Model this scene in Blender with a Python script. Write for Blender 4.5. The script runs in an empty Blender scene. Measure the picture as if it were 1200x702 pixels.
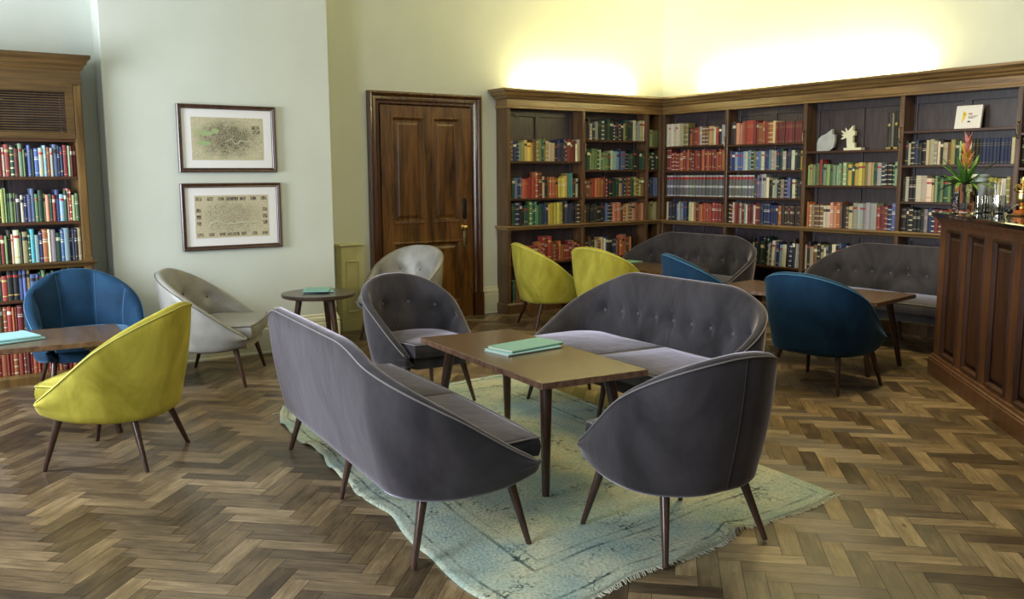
import bpy, math, random
from mathutils import Vector, Matrix
random.seed(11)
PI = math.pi
SC = bpy.context.scene
COL = SC.collection

# ------------------------------------------------------------------ materials
def _nt(name):
    m = bpy.data.materials.new(name); m.use_nodes = True
    nt = m.node_tree; b = nt.nodes['Principled BSDF']
    return m, nt, b

def N(nt, t, **kw):
    n = nt.nodes.new(t)
    for k, v in kw.items():
        if k in n.inputs: n.inputs[k].default_value = v
        else: setattr(n, k, v)
    return n

def L(nt, a, ao, b, bi): nt.links.new(a.outputs[ao], b.inputs[bi])

def c4(c): return (c[0], c[1], c[2], 1)

def ramp(nt, stops):
    r = nt.nodes.new('ShaderNodeValToRGB'); e = r.color_ramp.elements
    e[0].position, e[0].color = stops[0][0], c4(stops[0][1])
    e[1].position, e[1].color = stops[-1][0], c4(stops[-1][1])
    for p, c in stops[1:-1]:
        x = e.new(p); x.color = c4(c)
    return r

def plain(name, col, rough=.6, metal=0, spec=.5, trans=0, ior=1.45, coat=0, emit=None, es=0):
    m, nt, b = _nt(name)
    b.inputs['Base Color'].default_value = c4(col); b.inputs['Roughness'].default_value = rough
    b.inputs['Metallic'].default_value = metal; b.inputs['Specular IOR Level'].default_value = spec
    b.inputs['Transmission Weight'].default_value = trans; b.inputs['IOR'].default_value = ior
    b.inputs['Coat Weight'].default_value = coat
    if emit: b.inputs['Emission Color'].default_value = c4(emit); b.inputs['Emission Strength'].default_value = es
    return m

def noisy(name, c1, c2, scale=8, rough=.6, bump=0, stretch=(1,1,1), detail=4, lo=.35, hi=.65, coat=0, spec=.5, bscale=None):
    m, nt, b = _nt(name)
    tc = N(nt, 'ShaderNodeTexCoord'); mp = N(nt, 'ShaderNodeMapping'); mp.inputs['Scale'].default_value = stretch
    L(nt, tc, 'Object', mp, 'Vector')
    n = N(nt, 'ShaderNodeTexNoise', Scale=scale, Detail=detail); L(nt, mp, 'Vector', n, 'Vector')
    r = ramp(nt, [(lo, c1), (hi, c2)]); L(nt, n, 'Fac', r, 'Fac'); L(nt, r, 'Color', b, 'Base Color')
    b.inputs['Roughness'].default_value = rough; b.inputs['Coat Weight'].default_value = coat
    b.inputs['Specular IOR Level'].default_value = spec
    if bump:
        n2 = N(nt, 'ShaderNodeTexNoise', Scale=bscale or scale*4, Detail=3); L(nt, mp, 'Vector', n2, 'Vector')
        bp = N(nt, 'ShaderNodeBump', Strength=bump, Distance=.01); L(nt, n2, 'Fac', bp, 'Height'); L(nt, bp, 'Normal', b, 'Normal')
    return m

def velvet(name, c1, c2, sheen, tint, rough=.75, sc=3.0):
    m, nt, b = _nt(name)
    tc = N(nt, 'ShaderNodeTexCoord'); mp = N(nt, 'ShaderNodeMapping'); mp.inputs['Scale'].default_value = (1, 1, .55)
    L(nt, tc, 'Object', mp, 'Vector')
    n = N(nt, 'ShaderNodeTexNoise', Scale=sc, Detail=5, Roughness=.6, Distortion=.8); L(nt, mp, 'Vector', n, 'Vector')
    r = ramp(nt, [(.33, c1), (.68, c2)]); L(nt, n, 'Fac', r, 'Fac'); L(nt, r, 'Color', b, 'Base Color')
    b.inputs['Roughness'].default_value = rough; b.inputs['Specular IOR Level'].default_value = .2
    b.inputs['Sheen Weight'].default_value = sheen; b.inputs['Sheen Roughness'].default_value = .35
    b.inputs['Sheen Tint'].default_value = c4(tint)
    n2 = N(nt, 'ShaderNodeTexNoise', Scale=260, Detail=2); L(nt, tc, 'Object', n2, 'Vector')
    n3 = N(nt, 'ShaderNodeTexNoise', Scale=9, Detail=2); L(nt, mp, 'Vector', n3, 'Vector')
    ad = N(nt, 'ShaderNodeMath', operation='MULTIPLY_ADD'); ad.inputs[1].default_value = .12
    L(nt, n2, 'Fac', ad, 0); L(nt, n3, 'Fac', ad, 2)
    bp = N(nt, 'ShaderNodeBump', Strength=.35, Distance=.012); L(nt, ad, 'Value', bp, 'Height'); L(nt, bp, 'Normal', b, 'Normal')
    return m

def wood(name, dark, light, rough=.35, coat=.3, stretch=(14, 14, 1.2), scale=1.6):
    m, nt, b = _nt(name)
    tc = N(nt, 'ShaderNodeTexCoord'); mp = N(nt, 'ShaderNodeMapping'); mp.inputs['Scale'].default_value = stretch
    L(nt, tc, 'Object', mp, 'Vector')
    n = N(nt, 'ShaderNodeTexNoise', Scale=scale, Detail=6, Roughness=.65, Distortion=.6); L(nt, mp, 'Vector', n, 'Vector')
    r = ramp(nt, [(.3, dark), (.7, light)]); L(nt, n, 'Fac', r, 'Fac'); L(nt, r, 'Color', b, 'Base Color')
    b.inputs['Roughness'].default_value = rough; b.inputs['Coat Weight'].default_value = coat; b.inputs['Coat Roughness'].default_value = .2
    bp = N(nt, 'ShaderNodeBump', Strength=.12, Distance=.004); L(nt, n, 'Fac', bp, 'Height'); L(nt, bp, 'Normal', b, 'Normal')
    return m

M = {}
M['paint'] = noisy('sage_wall_paint', (.605, .645, .585), (.635, .672, .612), 3, .55, .02, bscale=60)
M['trimpaint'] = plain('cream_gloss_paint', (.66, .66, .50), .35)
M['ceiling'] = plain('ceiling_paint', (.72, .73, .66), .8)
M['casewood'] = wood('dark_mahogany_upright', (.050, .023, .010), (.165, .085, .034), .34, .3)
M['casewoodH'] = wood('lit_mahogany_along', (.10, .055, .020), (.32, .195, .075), .34, .3, (1.2, 1.2, 26), 1.6)  # same mahogany, colour lightened to gold for lamplight on cornice and ledge
M['backwood'] = wood('dark_panel_back', (.034, .024, .026), (.080, .062, .072), .38, .2, (30, 30, 3))
M['shelfwood'] = wood('shelf_wood', (.04, .016, .008), (.085, .036, .016), .35, .3, (1.5, 1.5, 20))
M['oldwood'] = wood('golden_brown_case', (.07, .036, .010), (.20, .112, .032), .38, .25)
M['oldwoodH'] = wood('golden_brown_case_along', (.045, .024, .008), (.135, .075, .024), .38, .25, (1.2, 1.2, 26))
M['doorwood'] = wood('polished_door_wood', (.030, .012, .004), (.20, .088, .022), .26, .5, (7, 7, .8), 2.0)
M['doorframe'] = wood('polished_door_frame', (.035, .012, .005), (.10, .036, .012), .26, .5)
M['barwood'] = wood('bar_mahogany', (.045, .016, .007), (.15, .058, .022), .42, .12, (10, 10, 1.0), 2.0)
M['barpanel'] = wood('bar_panel', (.022, .009, .006), (.07, .026, .012), .55, 0, (9, 9, .9), 2.0); M['barpanel'].node_tree.nodes['Principled BSDF'].inputs['Specular IOR Level'].default_value = .2
M['bartop'] = plain('black_polished_bar_top', (.006, .007, .006), .08, coat=.5)
M['legwood'] = wood('walnut_leg', (.028, .012, .008), (.075, .032, .020), .3, .35, (30, 30, 2))
M['tablewood'] = wood('walnut_table_top', (.085, .048, .025), (.155, .092, .048), .24, .3, (30, 2, 2), 1.5)
M['tableedge'] = noisy('worn_table_edge', (.10, .045, .026), (.22, .12, .075), 30, .45, .1)
M['darktable'] = wood('dark_round_top', (.035, .022, .017), (.06, .04, .030), .3, .3, (20, 2, 2))
M['grey'] = velvet('grey_velvet', (.017, .015, .018), (.058, .052, .060), 1.0, (.82, .76, .92))
M['greypipe'] = plain('grey_piping', (.20, .185, .19), .6)
M['greybutton'] = plain('grey_button', (.10, .09, .10), .55)
M['blueseam'] = plain('pale_blue_seam', (.035, .11, .20), .6)
M['yellow'] = velvet('chartreuse_velvet', (.25, .215, .018), (.52, .455, .065), .25, (.9, .9, .5), sc=4)
M['yellowpipe'] = plain('yellow_piping', (.55, .53, .12), .6)
M['blue'] = velvet('blue_velvet', (.005, .024, .058), (.011, .052, .115), .35, (.35, .60, .95))
M['bluepipe'] = plain('blue_piping', (.06, .19, .34), .6)
M['leather'] = noisy('grey_leather', (.22, .21, .19), (.31, .30, .275), 6, .36, .15, bscale=120)
M['leatherpipe'] = plain('grey_leather_piping', (.12, .115, .10), .4)
M['underside'] = plain('black_underside_cloth', (.012, .011, .012), .9)
M['teal'] = plain('teal_cloth_cover', (.19, .40, .35), .45)
M['skyteal'] = plain('pale_blue_cover', (.33, .60, .66), .4)
M['paper'] = plain('book_paper', (.72, .68, .55), .8)
M['brass'] = plain('brass', (.75, .55, .22), .25, 1)
M['agedbrass'] = plain('aged_brass', (.30, .22, .12), .35, 1)
M['blackiron'] = plain('black_lacquer_plate', (.01, .01, .012), .2)
M['frame'] = wood('picture_frame_wood', (.03, .012, .010), (.085, .04, .025), .35, .3)
M['mount'] = plain('white_card_mount', (.80, .79, .80), .8)
M['glass'] = plain('clear_glass', (.97, .98, 1), .02, trans=1, ior=1.45)
M['water'] = plain('water', (.95, .97, 1), 0, trans=1, ior=1.33)
M['silver'] = plain('polished_silver', (.78, .76, .72), .1, 1)
M['porcelain'] = plain('white_cup', (.88, .89, .85), .45)
M['leaf'] = noisy('green_leaf', (.05, .16, .03), (.16, .34, .05), 20, .4)
M['petal'] = noisy('orange_bract', (.65, .22, .05), (.70, .45, .10), 25, .5)
M['petalpink'] = noisy('pink_bract', (.45, .12, .12), (.68, .30, .25), 25, .5)
M['whiteaward'] = plain('cream_acrylic', (.80, .80, .62), .3)
M['slate'] = noisy('silver_slate', (.42, .45, .47), (.52, .55, .57), 12, .3)
M['signyellow'] = plain('sign_yellow', (.75, .55, .03), .5)
M['signnavy'] = plain('sign_navy', (.02, .03, .10), .5)
M['signink'] = plain('sign_ink', (.12, .11, .11), .6)
M['signred'] = plain('sign_red', (.35, .05, .06), .6)
M['amber'] = plain('amber_liquid', (.45, .12, .02), .1)
M['fringe'] = plain('rug_fringe', (.50, .50, .40), .9)
M['coverpaint'] = noisy('olive_cream_paint', (.46, .45, .24), (.55, .53, .30), 5, .45)
M['lamp'] = plain('warm_strip', (1, .9, .6), .5, emit=(1, .86, .45), es=6)
M['white'] = plain('window_frame_white', (.8, .8, .78), .4)

# floor planks: colour by plank, grain along the plank's own length
def floor_mat():
    m, nt, b = _nt('herringbone_oak')
    at = N(nt, 'ShaderNodeAttribute', attribute_name='plank'); uv = N(nt, 'ShaderNodeUVMap', uv_map='grain')
    sep = N(nt, 'ShaderNodeSeparateColor'); L(nt, at, 'Color', sep, 'Color')
    r = ramp(nt, [(0, (.045, .030, .018)), (.3, (.095, .064, .035)), (.65, (.21, .145, .075)), (1, (.40, .29, .165))])
    mp = N(nt, 'ShaderNodeMapping'); mp.inputs['Scale'].default_value = (3, 26, 1); L(nt, uv, 'UV', mp, 'Vector')
    n = N(nt, 'ShaderNodeTexNoise', Scale=1.6, Detail=6, Roughness=.65, Distortion=.9); L(nt, mp, 'Vector', n, 'Vector')
    mp2 = N(nt, 'ShaderNodeMapping'); mp2.inputs['Scale'].default_value = (2.2, 5, 1); L(nt, uv, 'UV', mp2, 'Vector')
    n2 = N(nt, 'ShaderNodeTexNoise', Scale=2.2, Detail=3); L(nt, mp2, 'Vector', n2, 'Vector')
    # value = plank*.62 + (noise-.5)*.5 + (noise2-.5)*.5
    a = N(nt, 'ShaderNodeMath', operation='MULTIPLY_ADD'); a.inputs[1].default_value = .62; a.inputs[2].default_value = .17; L(nt, sep, 'Red', a, 0)
    s1 = N(nt, 'ShaderNodeMath', operation='MULTIPLY_ADD'); s1.inputs[1].default_value = .95; s1.inputs[2].default_value = -.475; L(nt, n, 'Fac', s1, 0)
    s2 = N(nt, 'ShaderNodeMath', operation='MULTIPLY_ADD'); s2.inputs[1].default_value = .7; s2.inputs[2].default_value = -.35; L(nt, n2, 'Fac', s2, 0)
    t1 = N(nt, 'ShaderNodeMath', operation='ADD'); L(nt, a, 'Value', t1, 0); L(nt, s1, 'Value', t1, 1)
    t2 = N(nt, 'ShaderNodeMath', operation='ADD'); L(nt, t1, 'Value', t2, 0); L(nt, s2, 'Value', t2, 1)
    L(nt, t2, 'Value', r, 'Fac')
    # knots
    v = N(nt, 'ShaderNodeTexVoronoi', Scale=1.0); mp3 = N(nt, 'ShaderNodeMapping'); mp3.inputs['Scale'].default_value = (2.6, 7, 1)
    L(nt, uv, 'UV', mp3, 'Vector'); L(nt, mp3, 'Vector', v, 'Vector')
    kr = ramp(nt, [(.03, (1, 1, 1)), (.075, (0, 0, 0))]); L(nt, v, 'Distance', kr, 'Fac')
    mx = N(nt, 'ShaderNodeMix', data_type='RGBA'); mx.inputs[7].default_value = (.09, .035, .012, 1)
    L(nt, kr, 'Color', mx, 0); L(nt, r, 'Color', mx, 6); L(nt, mx, 2, b, 'Base Color')
    rr = N(nt, 'ShaderNodeMapRange'); rr.inputs[3].default_value = .25; rr.inputs[4].default_value = .46; L(nt, n, 'Fac', rr, 0); L(nt, rr, 0, b, 'Roughness')
    bp = N(nt, 'ShaderNodeBump', Strength=.22, Distance=.004); L(nt, n, 'Fac', bp, 'Height'); L(nt, bp, 'Normal', b, 'Normal')
    tg = N(nt, 'ShaderNodeTangent', direction_type='UV_MAP', uv_map='grain'); L(nt, tg, 'Tangent', b, 'Tangent'); b.inputs['Anisotropic'].default_value = .85; b.inputs['Anisotropic Rotation'].default_value = .25
    return m
M['floor'] = floor_mat()
M['gap'] = plain('dark_plank_joint', (.02, .013, .008), .8)

def rug_mat():
    m, nt, b = _nt('faded_aqua_rug')
    uv = N(nt, 'ShaderNodeUVMap', uv_map='rug')
    n = N(nt, 'ShaderNodeTexNoise', Scale=2.3, Detail=5, Roughness=.6); L(nt, uv, 'UV', n, 'Vector')
    r = ramp(nt, [(.36, (.33, .45, .43)), (.5, (.47, .54, .44)), (.62, (.60, .61, .46))]); L(nt, n, 'Fac', r, 'Fac')
    # faded ornament: distorted cell outlines
    nd = N(nt, 'ShaderNodeTexNoise', Scale=9, Detail=3); L(nt, uv, 'UV', nd, 'Vector')
    md = N(nt, 'ShaderNodeMix', data_type='RGBA'); md.inputs[0].default_value = .22; L(nt, uv, 'UV', md, 6); L(nt, nd, 'Color', md, 7)
    v = N(nt, 'ShaderNodeTexVoronoi', Scale=12, feature='DISTANCE_TO_EDGE'); L(nt, md, 2, v, 'Vector')
    vr = ramp(nt, [(.012, (1, 1, 1)), (.05, (0, 0, 0))]); L(nt, v, 'Distance', vr, 'Fac')
    fm = N(nt, 'ShaderNodeTexNoise', Scale=5, Detail=6, Roughness=.75); L(nt, uv, 'UV', fm, 'Vector')
    fr = ramp(nt, [(.48, (0, 0, 0)), (.62, (.95, .95, .95))]); L(nt, fm, 'Fac', fr, 'Fac')
    mu = N(nt, 'ShaderNodeMix', data_type='RGBA', blend_type='MULTIPLY'); mu.inputs[0].default_value = 1; L(nt, vr, 'Color', mu, 6); L(nt, fr, 'Color', mu, 7)
    # border stripes from distance to the edge (uv in metres, centred)
    sx = N(nt, 'ShaderNodeSeparateXYZ'); L(nt, uv, 'UV', sx, 'Vector')
    ax = N(nt, 'ShaderNodeMath', operation='ABSOLUTE'); L(nt, sx, 'X', ax, 0); ay = N(nt, 'ShaderNodeMath', operation='ABSOLUTE'); L(nt, sx, 'Y', ay, 0)
    dx = N(nt, 'ShaderNodeMath', operation='SUBTRACT'); dx.inputs[0].default_value = .96; L(nt, ax, 0, dx, 1)
    dy = N(nt, 'ShaderNodeMath', operation='SUBTRACT'); dy.inputs[0].default_value = 1.53; L(nt, ay, 0, dy, 1)
    mn = N(nt, 'ShaderNodeMath', operation='MINIMUM'); L(nt, dx, 0, mn, 0); L(nt, dy, 0, mn, 1)
    br = ramp(nt, [(0, (0, 0, 0)), (1, (0, 0, 0))])
    for p, c in ((.055, 0), (.06, .75), (.068, .75), (.073, 0), (.27, 0), (.275, .7), (.285, .7), (.29, 0), (.33, 0), (.334, .5), (.342, .5), (.346, 0)):
        e = br.color_ramp.elements.new(p); e.color = (c, c, c, 1)
    L(nt, mn, 0, br, 'Fac')
    f2 = ramp(nt, [(.40, (.15, .15, .15)), (.56, (1, 1, 1))]); L(nt, fm, 'Fac', f2, 'Fac')
    mb = N(nt, 'ShaderNodeMix', data_type='RGBA', blend_type='MULTIPLY'); mb.inputs[0].default_value = 1; L(nt, br, 'Color', mb, 6); L(nt, f2, 'Color', mb, 7)
    sm = N(nt, 'ShaderNodeMix', data_type='RGBA', blend_type='ADD'); sm.inputs[0].default_value = 1; L(nt, mu, 2, sm, 6); L(nt, mb, 2, sm, 7)
    fn = N(nt, 'ShaderNodeTexNoise', Scale=70, Detail=3); L(nt, uv, 'UV', fn, 'Vector')
    fnr = ramp(nt, [(.3, (.62, .62, .62)), (.7, (1.0, 1.0, 1.0))]); L(nt, fn, 'Fac', fnr, 'Fac')
    mx = N(nt, 'ShaderNodeMix', data_type='RGBA'); mx.inputs[7].default_value = (.05, .085, .09, 1); L(nt, sm, 2, mx, 0); L(nt, r, 'Color', mx, 6)
    m2 = N(nt, 'ShaderNodeMix', data_type='RGBA', blend_type='MULTIPLY'); m2.inputs[0].default_value = 1; L(nt, mx, 2, m2, 6); L(nt, fnr, 'Color', m2, 7)
    L(nt, m2, 2, b, 'Base Color'); b.inputs['Roughness'].default_value = .95; b.inputs['Specular IOR Level'].default_value = .1
    bp = N(nt, 'ShaderNodeBump', Strength=.5, Distance=.006); L(nt, fn, 'Fac', bp, 'Height'); L(nt, bp, 'Normal', b, 'Normal')
    return m
M['rug'] = rug_mat()

def map_mat(name, green, dense):
    m, nt, b = _nt(name)
    tc = N(nt, 'ShaderNodeTexCoord')
    sx = N(nt, 'ShaderNodeMapping'); sx.inputs['Scale'].default_value = (1, 1, 1); L(nt, tc, 'Object', sx, 'Vector')
    nd = N(nt, 'ShaderNodeTexNoise', Scale=7, Detail=4); L(nt, sx, 'Vector', nd, 'Vector')
    md = N(nt, 'ShaderNodeMix', data_type='RGBA'); md.inputs[0].default_value = .06; L(nt, sx, 'Vector', md, 6); L(nt, nd, 'Color', md, 7)
    v = N(nt, 'ShaderNodeTexVoronoi', Scale=45, feature='DISTANCE_TO_EDGE'); L(nt, md, 2, v, 'Vector')
    vr = ramp(nt, [(.02, (.6, .6, .6)), (.07, (0, 0, 0))]); L(nt, v, 'Distance', vr, 'Fac')
    v2 = N(nt, 'ShaderNodeTexVoronoi', Scale=150, feature='DISTANCE_TO_EDGE'); L(nt, md, 2, v2, 'Vector')
    vr2 = ramp(nt, [(.05, (1, 1, 1)), (.3, (0, 0, 0))]); L(nt, v2, 'Distance', vr2, 'Fac')
    # town density: radial falloff from the sheet's middle
    g = N(nt, 'ShaderNodeTexGradient', gradient_type='SPHERICAL'); mg = N(nt, 'ShaderNodeMapping'); mg.inputs['Scale'].default_value = (3.4, 1, 5.5)
    L(nt, tc, 'Object', mg, 'Vector'); L(nt, mg, 'Vector', g, 'Vector')
    pn = N(nt, 'ShaderNodeTexNoise', Scale=14, Detail=4); L(nt, tc, 'Object', pn, 'Vector')
    pm_ = N(nt, 'ShaderNodeMath', operation='MULTIPLY'); L(nt, g, 'Fac', pm_, 0); L(nt, pn, 'Fac', pm_, 1)
    pr_ = ramp(nt, [(.03, (.15, .15, .15)), (.3, (dense, dense, dense))]); L(nt, pm_, 0, pr_, 'Fac')
    a = N(nt, 'ShaderNodeMix', data_type='RGBA', blend_type='MULTIPLY'); a.inputs[0].default_value = 1; L(nt, vr2, 'Color', a, 6); L(nt, pr_, 'Color', a, 7)
    h = N(nt, 'ShaderNodeMix', data_type='RGBA', blend_type='ADD'); h.inputs[0].default_value = .45; L(nt, a, 2, h, 6); L(nt, vr, 'Color', h, 7)
    base = ramp(nt, [(.42, (.62, .56, .40)), (.75, green)]); gn = N(nt, 'ShaderNodeTexNoise', Scale=11, Detail=2); L(nt, tc, 'Object', gn, 'Vector'); L(nt, gn, 'Fac', base, 'Fac')
    mx = N(nt, 'ShaderNodeMix', data_type='RGBA'); mx.inputs[7].default_value = (.09, .075, .05, 1); L(nt, h, 2, mx, 0); L(nt, base, 'Color', mx, 6)
    L(nt, mx, 2, b, 'Base Color'); b.inputs['Roughness'].default_value = .7
    return m
M['map1'] = map_mat('printed_street_map', (.50, .52, .30), 1.0)
M['map2'] = map_mat('printed_bird_view', (.62, .56, .38), .55)
M['vignette'] = noisy('engraved_vignette', (.03, .025, .02), (.42, .36, .24), 60, .8)
M['mapriver'] = plain('map_river', (.56, .56, .44), .7)
M['mapgreen'] = plain('map_park', (.34, .45, .22), .7)

# ------------------------------------------------------------------ mesh helper
class MB:
    def __init__(s): s.v = []; s.f = []; s.m = []
    def add(s, vs, fs, mat=0, T=None):
        o = len(s.v)
        s.v += [tuple(T @ Vector(p)) for p in vs] if T is not None else [tuple(p) for p in vs]
        for k, f in enumerate(fs):
            s.f.append(tuple(i + o for i in f)); s.m.append(mat[k] if isinstance(mat, list) else mat)
    def box(s, a, b, mat=0, T=None, c=0):
        (x0, y0, z0), (x1, y1, z1) = a, b
        if c <= 0:
            vs = [(x0,y0,z0),(x1,y0,z0),(x1,y1,z0),(x0,y1,z0),(x0,y0,z1),(x1,y0,z1),(x1,y1,z1),(x0,y1,z1)]
            fs = [(0,3,2,1),(4,5,6,7),(0,1,5,4),(1,2,6,5),(2,3,7,6),(3,0,4,7)]
            s.add(vs, fs, mat, T); return
        def ring(i, z): return [(x0+i,y0+i,z),(x1-i,y0+i,z),(x1-i,y1-i,z),(x0+i,y1-i,z)]
        s.loft([ring(c, z0), ring(0, z0+c), ring(0, z1-c), ring(c, z1)], mat, T)
    def loft(s, rings, mat=0, T=None, closed=True, caps=True):
        n = len(rings[0]); vs = [p for r in rings for p in r]; fs = []
        for i in range(len(rings)-1):
            for j in range(n if closed else n-1):
                a, b = i*n+j, i*n+(j+1) % n
                fs.append((a, b, b+n, a+n))
        if caps: fs.append(tuple(range(n-1, -1, -1))); fs.append(tuple((len(rings)-1)*n+j for j in range(n)))
        s.add(vs, fs, mat, T)
    def lathe(s, prof, n=24, mat=0, T=None, caps=True):
        s.loft([[(r*math.cos(2*PI*j/n), r*math.sin(2*PI*j/n), z) for j in range(n)] for r, z in prof], mat, T, True, caps)
    def tube(s, pts, rad, n=8, mat=0, T=None, up=Vector((0, 0, 1))):
        pts = [Vector(p) for p in pts]; rings = []
        for i, p in enumerate(pts):
            d = (pts[min(i+1, len(pts)-1)] - pts[max(i-1, 0)]).normalized()
            a = d.cross(up)
            if a.length < .05: a = d.cross(Vector((1, 0, 0)))
            a.normalize(); b = a.cross(d).normalized()
            r = rad[i] if isinstance(rad, (list, tuple)) else rad
            rings.append([p + a*r*math.cos(2*PI*j/n) + b*r*math.sin(2*PI*j/n) for j in range(n)])
        s.loft(rings, mat, T)
    def sweep(s, prof, p0, p1, out, mat=0, ext0=0, ext1=0):
        """moulding: profile (d outwards, z) run from p0 to p1; ext mitres the ends by d*ext"""
        p0, p1 = Vector(p0), Vector(p1); out = Vector(out); d = (p1-p0).normalized()
        r0 = [p0 + out*a + Vector((0,0,z)) - d*a*ext0 for a, z in prof]
        r1 = [p1 + out*a + Vector((0,0,z)) + d*a*ext1 for a, z in prof]
        s.loft([r0, r1], mat)
    def sphere(s, c, r, n=12, mat=0, T=None, sc=(1,1,1)):
        c = Vector(c); rings = []
        for i in range(1, n//2):
            ph = PI*i/(n//2)
            rings.append([c + Vector((r*sc[0]*math.sin(ph)*math.cos(2*PI*j/n), r*sc[1]*math.sin(ph)*math.sin(2*PI*j/n), -r*sc[2]*math.cos(ph))) for j in range(n)])
        s.loft(rings, mat, T)
    def build(s, name, mats, parent=None, smooth=False, ang=40, bevel=0):
        me = bpy.data.meshes.new(name); me.from_pydata(s.v, [], s.f)
        mats = mats if isinstance(mats, (list, tuple)) else [mats]
        for m in mats: me.materials.append(m)
        if len(mats) > 1: me.polygons.foreach_set('material_index', s.m)
        me.update()
        if smooth:
            me.polygons.foreach_set('use_smooth', [True]*len(me.polygons)); me.set_sharp_from_angle(angle=math.radians(ang))
        o = bpy.data.objects.new(name, me); COL.objects.link(o)
        if parent: o.parent = parent
        if bevel:
            b = o.modifiers.new('bevel', 'BEVEL'); b.width = bevel; b.segments = 2; b.limit_method = 'ANGLE'
        return o

def tag(o, label=None, cat=None, group=None, kind=None):
    if label: o['label'] = label
    if cat: o['category'] = cat
    if group: o['group'] = group
    if kind: o['kind'] = kind
    return o

def empty(name, loc=(0,0,0), rz=0):
    o = bpy.data.objects.new(name, None); o.empty_display_size = .1; COL.objects.link(o)
    o.location = loc; o.rotation_euler = (0, 0, rz); return o

def copy_tree(o, parent=None):
    c = o.copy(); COL.objects.link(c)
    if parent: c.parent = parent
    for ch in o.children: copy_tree(ch, c)
    return c

def struct(o): o['kind'] = 'structure'; return o
def RZ(a): return Matrix.Rotation(a, 4, 'Z')
def TR(x, y, z=0): return Matrix.Translation((x, y, z))

# ------------------------------------------------------------------ the room
YW, XW = 8.0, 7.88           # back wall, right wall
XL, YF, HC = -1.25, -3.6, 4.3
BX0, BX1, BY = 1.52, 3.30, 7.28   # chimney breast
YR = 7.50                    # wall of the left recess

def herringbone():
    w, Ln = .0815, .326; n = 4
    a = Vector((.70711, .70711)); b = Vector((-.70711, .70711))
    vs, fs, cols, uvs = [], [], [], []
    g = .0009; ch = .0
    def quad(u0, v0, u1, v1, horiz):
        cx = a*((u0+u1)/2*w) + b*((v0+v1)/2*w) + Vector((3.3, 3.0))
        if not (XL-.3 < cx.x < XW+.3 and YF-.3 < cx.y < YW+.3): return
        c = random.random(); h = random.random(); ox, oy = random.random()*50, random.random()*50
        P = []
        for (u, v) in ((u0*w+g, v0*w+g), (u1*w-g, v0*w+g), (u1*w-g, v1*w-g), (u0*w+g, v1*w-g)):
            p = a*u + b*v + Vector((3.3, 3.0)); P.append((p.x, p.y))
        k = len(vs); vs.extend([(x, y, 0) for x, y in P]); fs.append((k, k+1, k+2, k+3)); cols.append((c, h, 0, 1))
        uu = [(0, 0), (Ln, 0), (Ln, w), (0, w)] if horiz else [(0, w), (0, 0), (Ln, 0), (Ln, w)]
        uvs.append([(x+ox, y+oy) for x, y in uu])
    R = 110
    for i in range(-R, R):
        for j in range(-R//(2*n)-2, R//(2*n)+3):
            x0 = i + 2*n*j
            quad(x0, i, x0+n, i+1, True)
            quad(x0, i-2*n+1, x0+1, i-n+1, False)
    k = len(vs)
    vs += [(XL, YF, -.004), (XW, YF, -.004), (XW, YW, -.004), (XL, YW, -.004), (XL, YF, -.1), (XW, YF, -.1), (XW, YW, -.1), (XL, YW, -.1)]
    sl = [(0,1,2,3), (7,6,5,4), (0,4,5,1), (1,5,6,2), (2,6,7,3), (3,7,4,0)]
    fs += [tuple(q+k for q in f) for f in sl]
    me = bpy.data.meshes.new('floor'); me.from_pydata(vs, [], fs)
    me.materials.append(M['floor']); me.materials.append(M['gap'])
    me.polygons.foreach_set('material_index', [0]*len(cols) + [1]*6)
    at = me.color_attributes.new('plank', 'FLOAT_COLOR', 'CORNER'); uv = me.uv_layers.new(name='grain')
    for p in range(len(cols)):
        for q in range(4):
            at.data[4*p+q].color = cols[p]; uv.data[4*p+q].uv = uvs[p][q]
    o = bpy.data.objects.new('floor', me); COL.objects.link(o); return struct(o)
herringbone()

def wall(name, *boxes, mat='paint'):
    mb = MB()
    for a, b in boxes: mb.box(a, b)
    return struct(mb.build(name, M[mat]))
wall('wall_back', ((BX1-.02, YW, 0), (XW+.2, YW+.2, HC)))
wall('wall_right', ((XW, YF, 0), (XW+.2, YW, HC)))
wall('wall_recess', ((XL-.2, YR, 0), (BX0+.05, YR+.2, HC)))
mb = MB(); mb.box((BX0, BY, 0), (BX1, YW+.2, HC)); struct(mb.build('wall_chimney_breast', M['paint'], bevel=.006))
wall('wall_front', ((XL-.2, YF-.2, 0), (XW+.2, YF, HC)))
wall('ceiling', ((XL-.2, YF-.2, HC), (XW+.2, YW+.2, HC+.2)), mat='ceiling')
# left wall with two tall windows
WIN = [(1.55, 2.75), (5.3, 6.6)]; WZS = [(.75, 3.1), (.75, 2.45)]
bx = []; y = YF
for (a, b), WZ in zip(WIN, WZS):
    bx.append(((XL-.25, y, 0), (XL, a, HC))); bx.append(((XL-.25, a, 0), (XL, b, WZ[0]))); bx.append(((XL-.25, a, WZ[1]), (XL, b, HC))); y = b
bx.append(((XL-.25, y, 0), (XL, YR, HC)))
wall('wall_left', *bx)
for k, (a, b) in enumerate(WIN):
    WZ = WZS[k]
    mb = MB(); x0, x1 = XL-.18, XL-.12
    for q in (a, b-.06, (a+b)/2-.02): mb.box((x0, q, WZ[0]), (x1, q+(.06 if q != (a+b)/2-.02 else .04), WZ[1]))
    for z in (WZ[0], WZ[1]-.06, (WZ[0]+WZ[1])/2): mb.box((x0, a, z), (x1, b, z+.06))
    mb.box((XL-.02, a-.1, WZ[0]-.04), (XL+.06, b+.1, WZ[0]))
    struct(mb.build('window_%d' % (k+1), M['white']))

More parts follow.
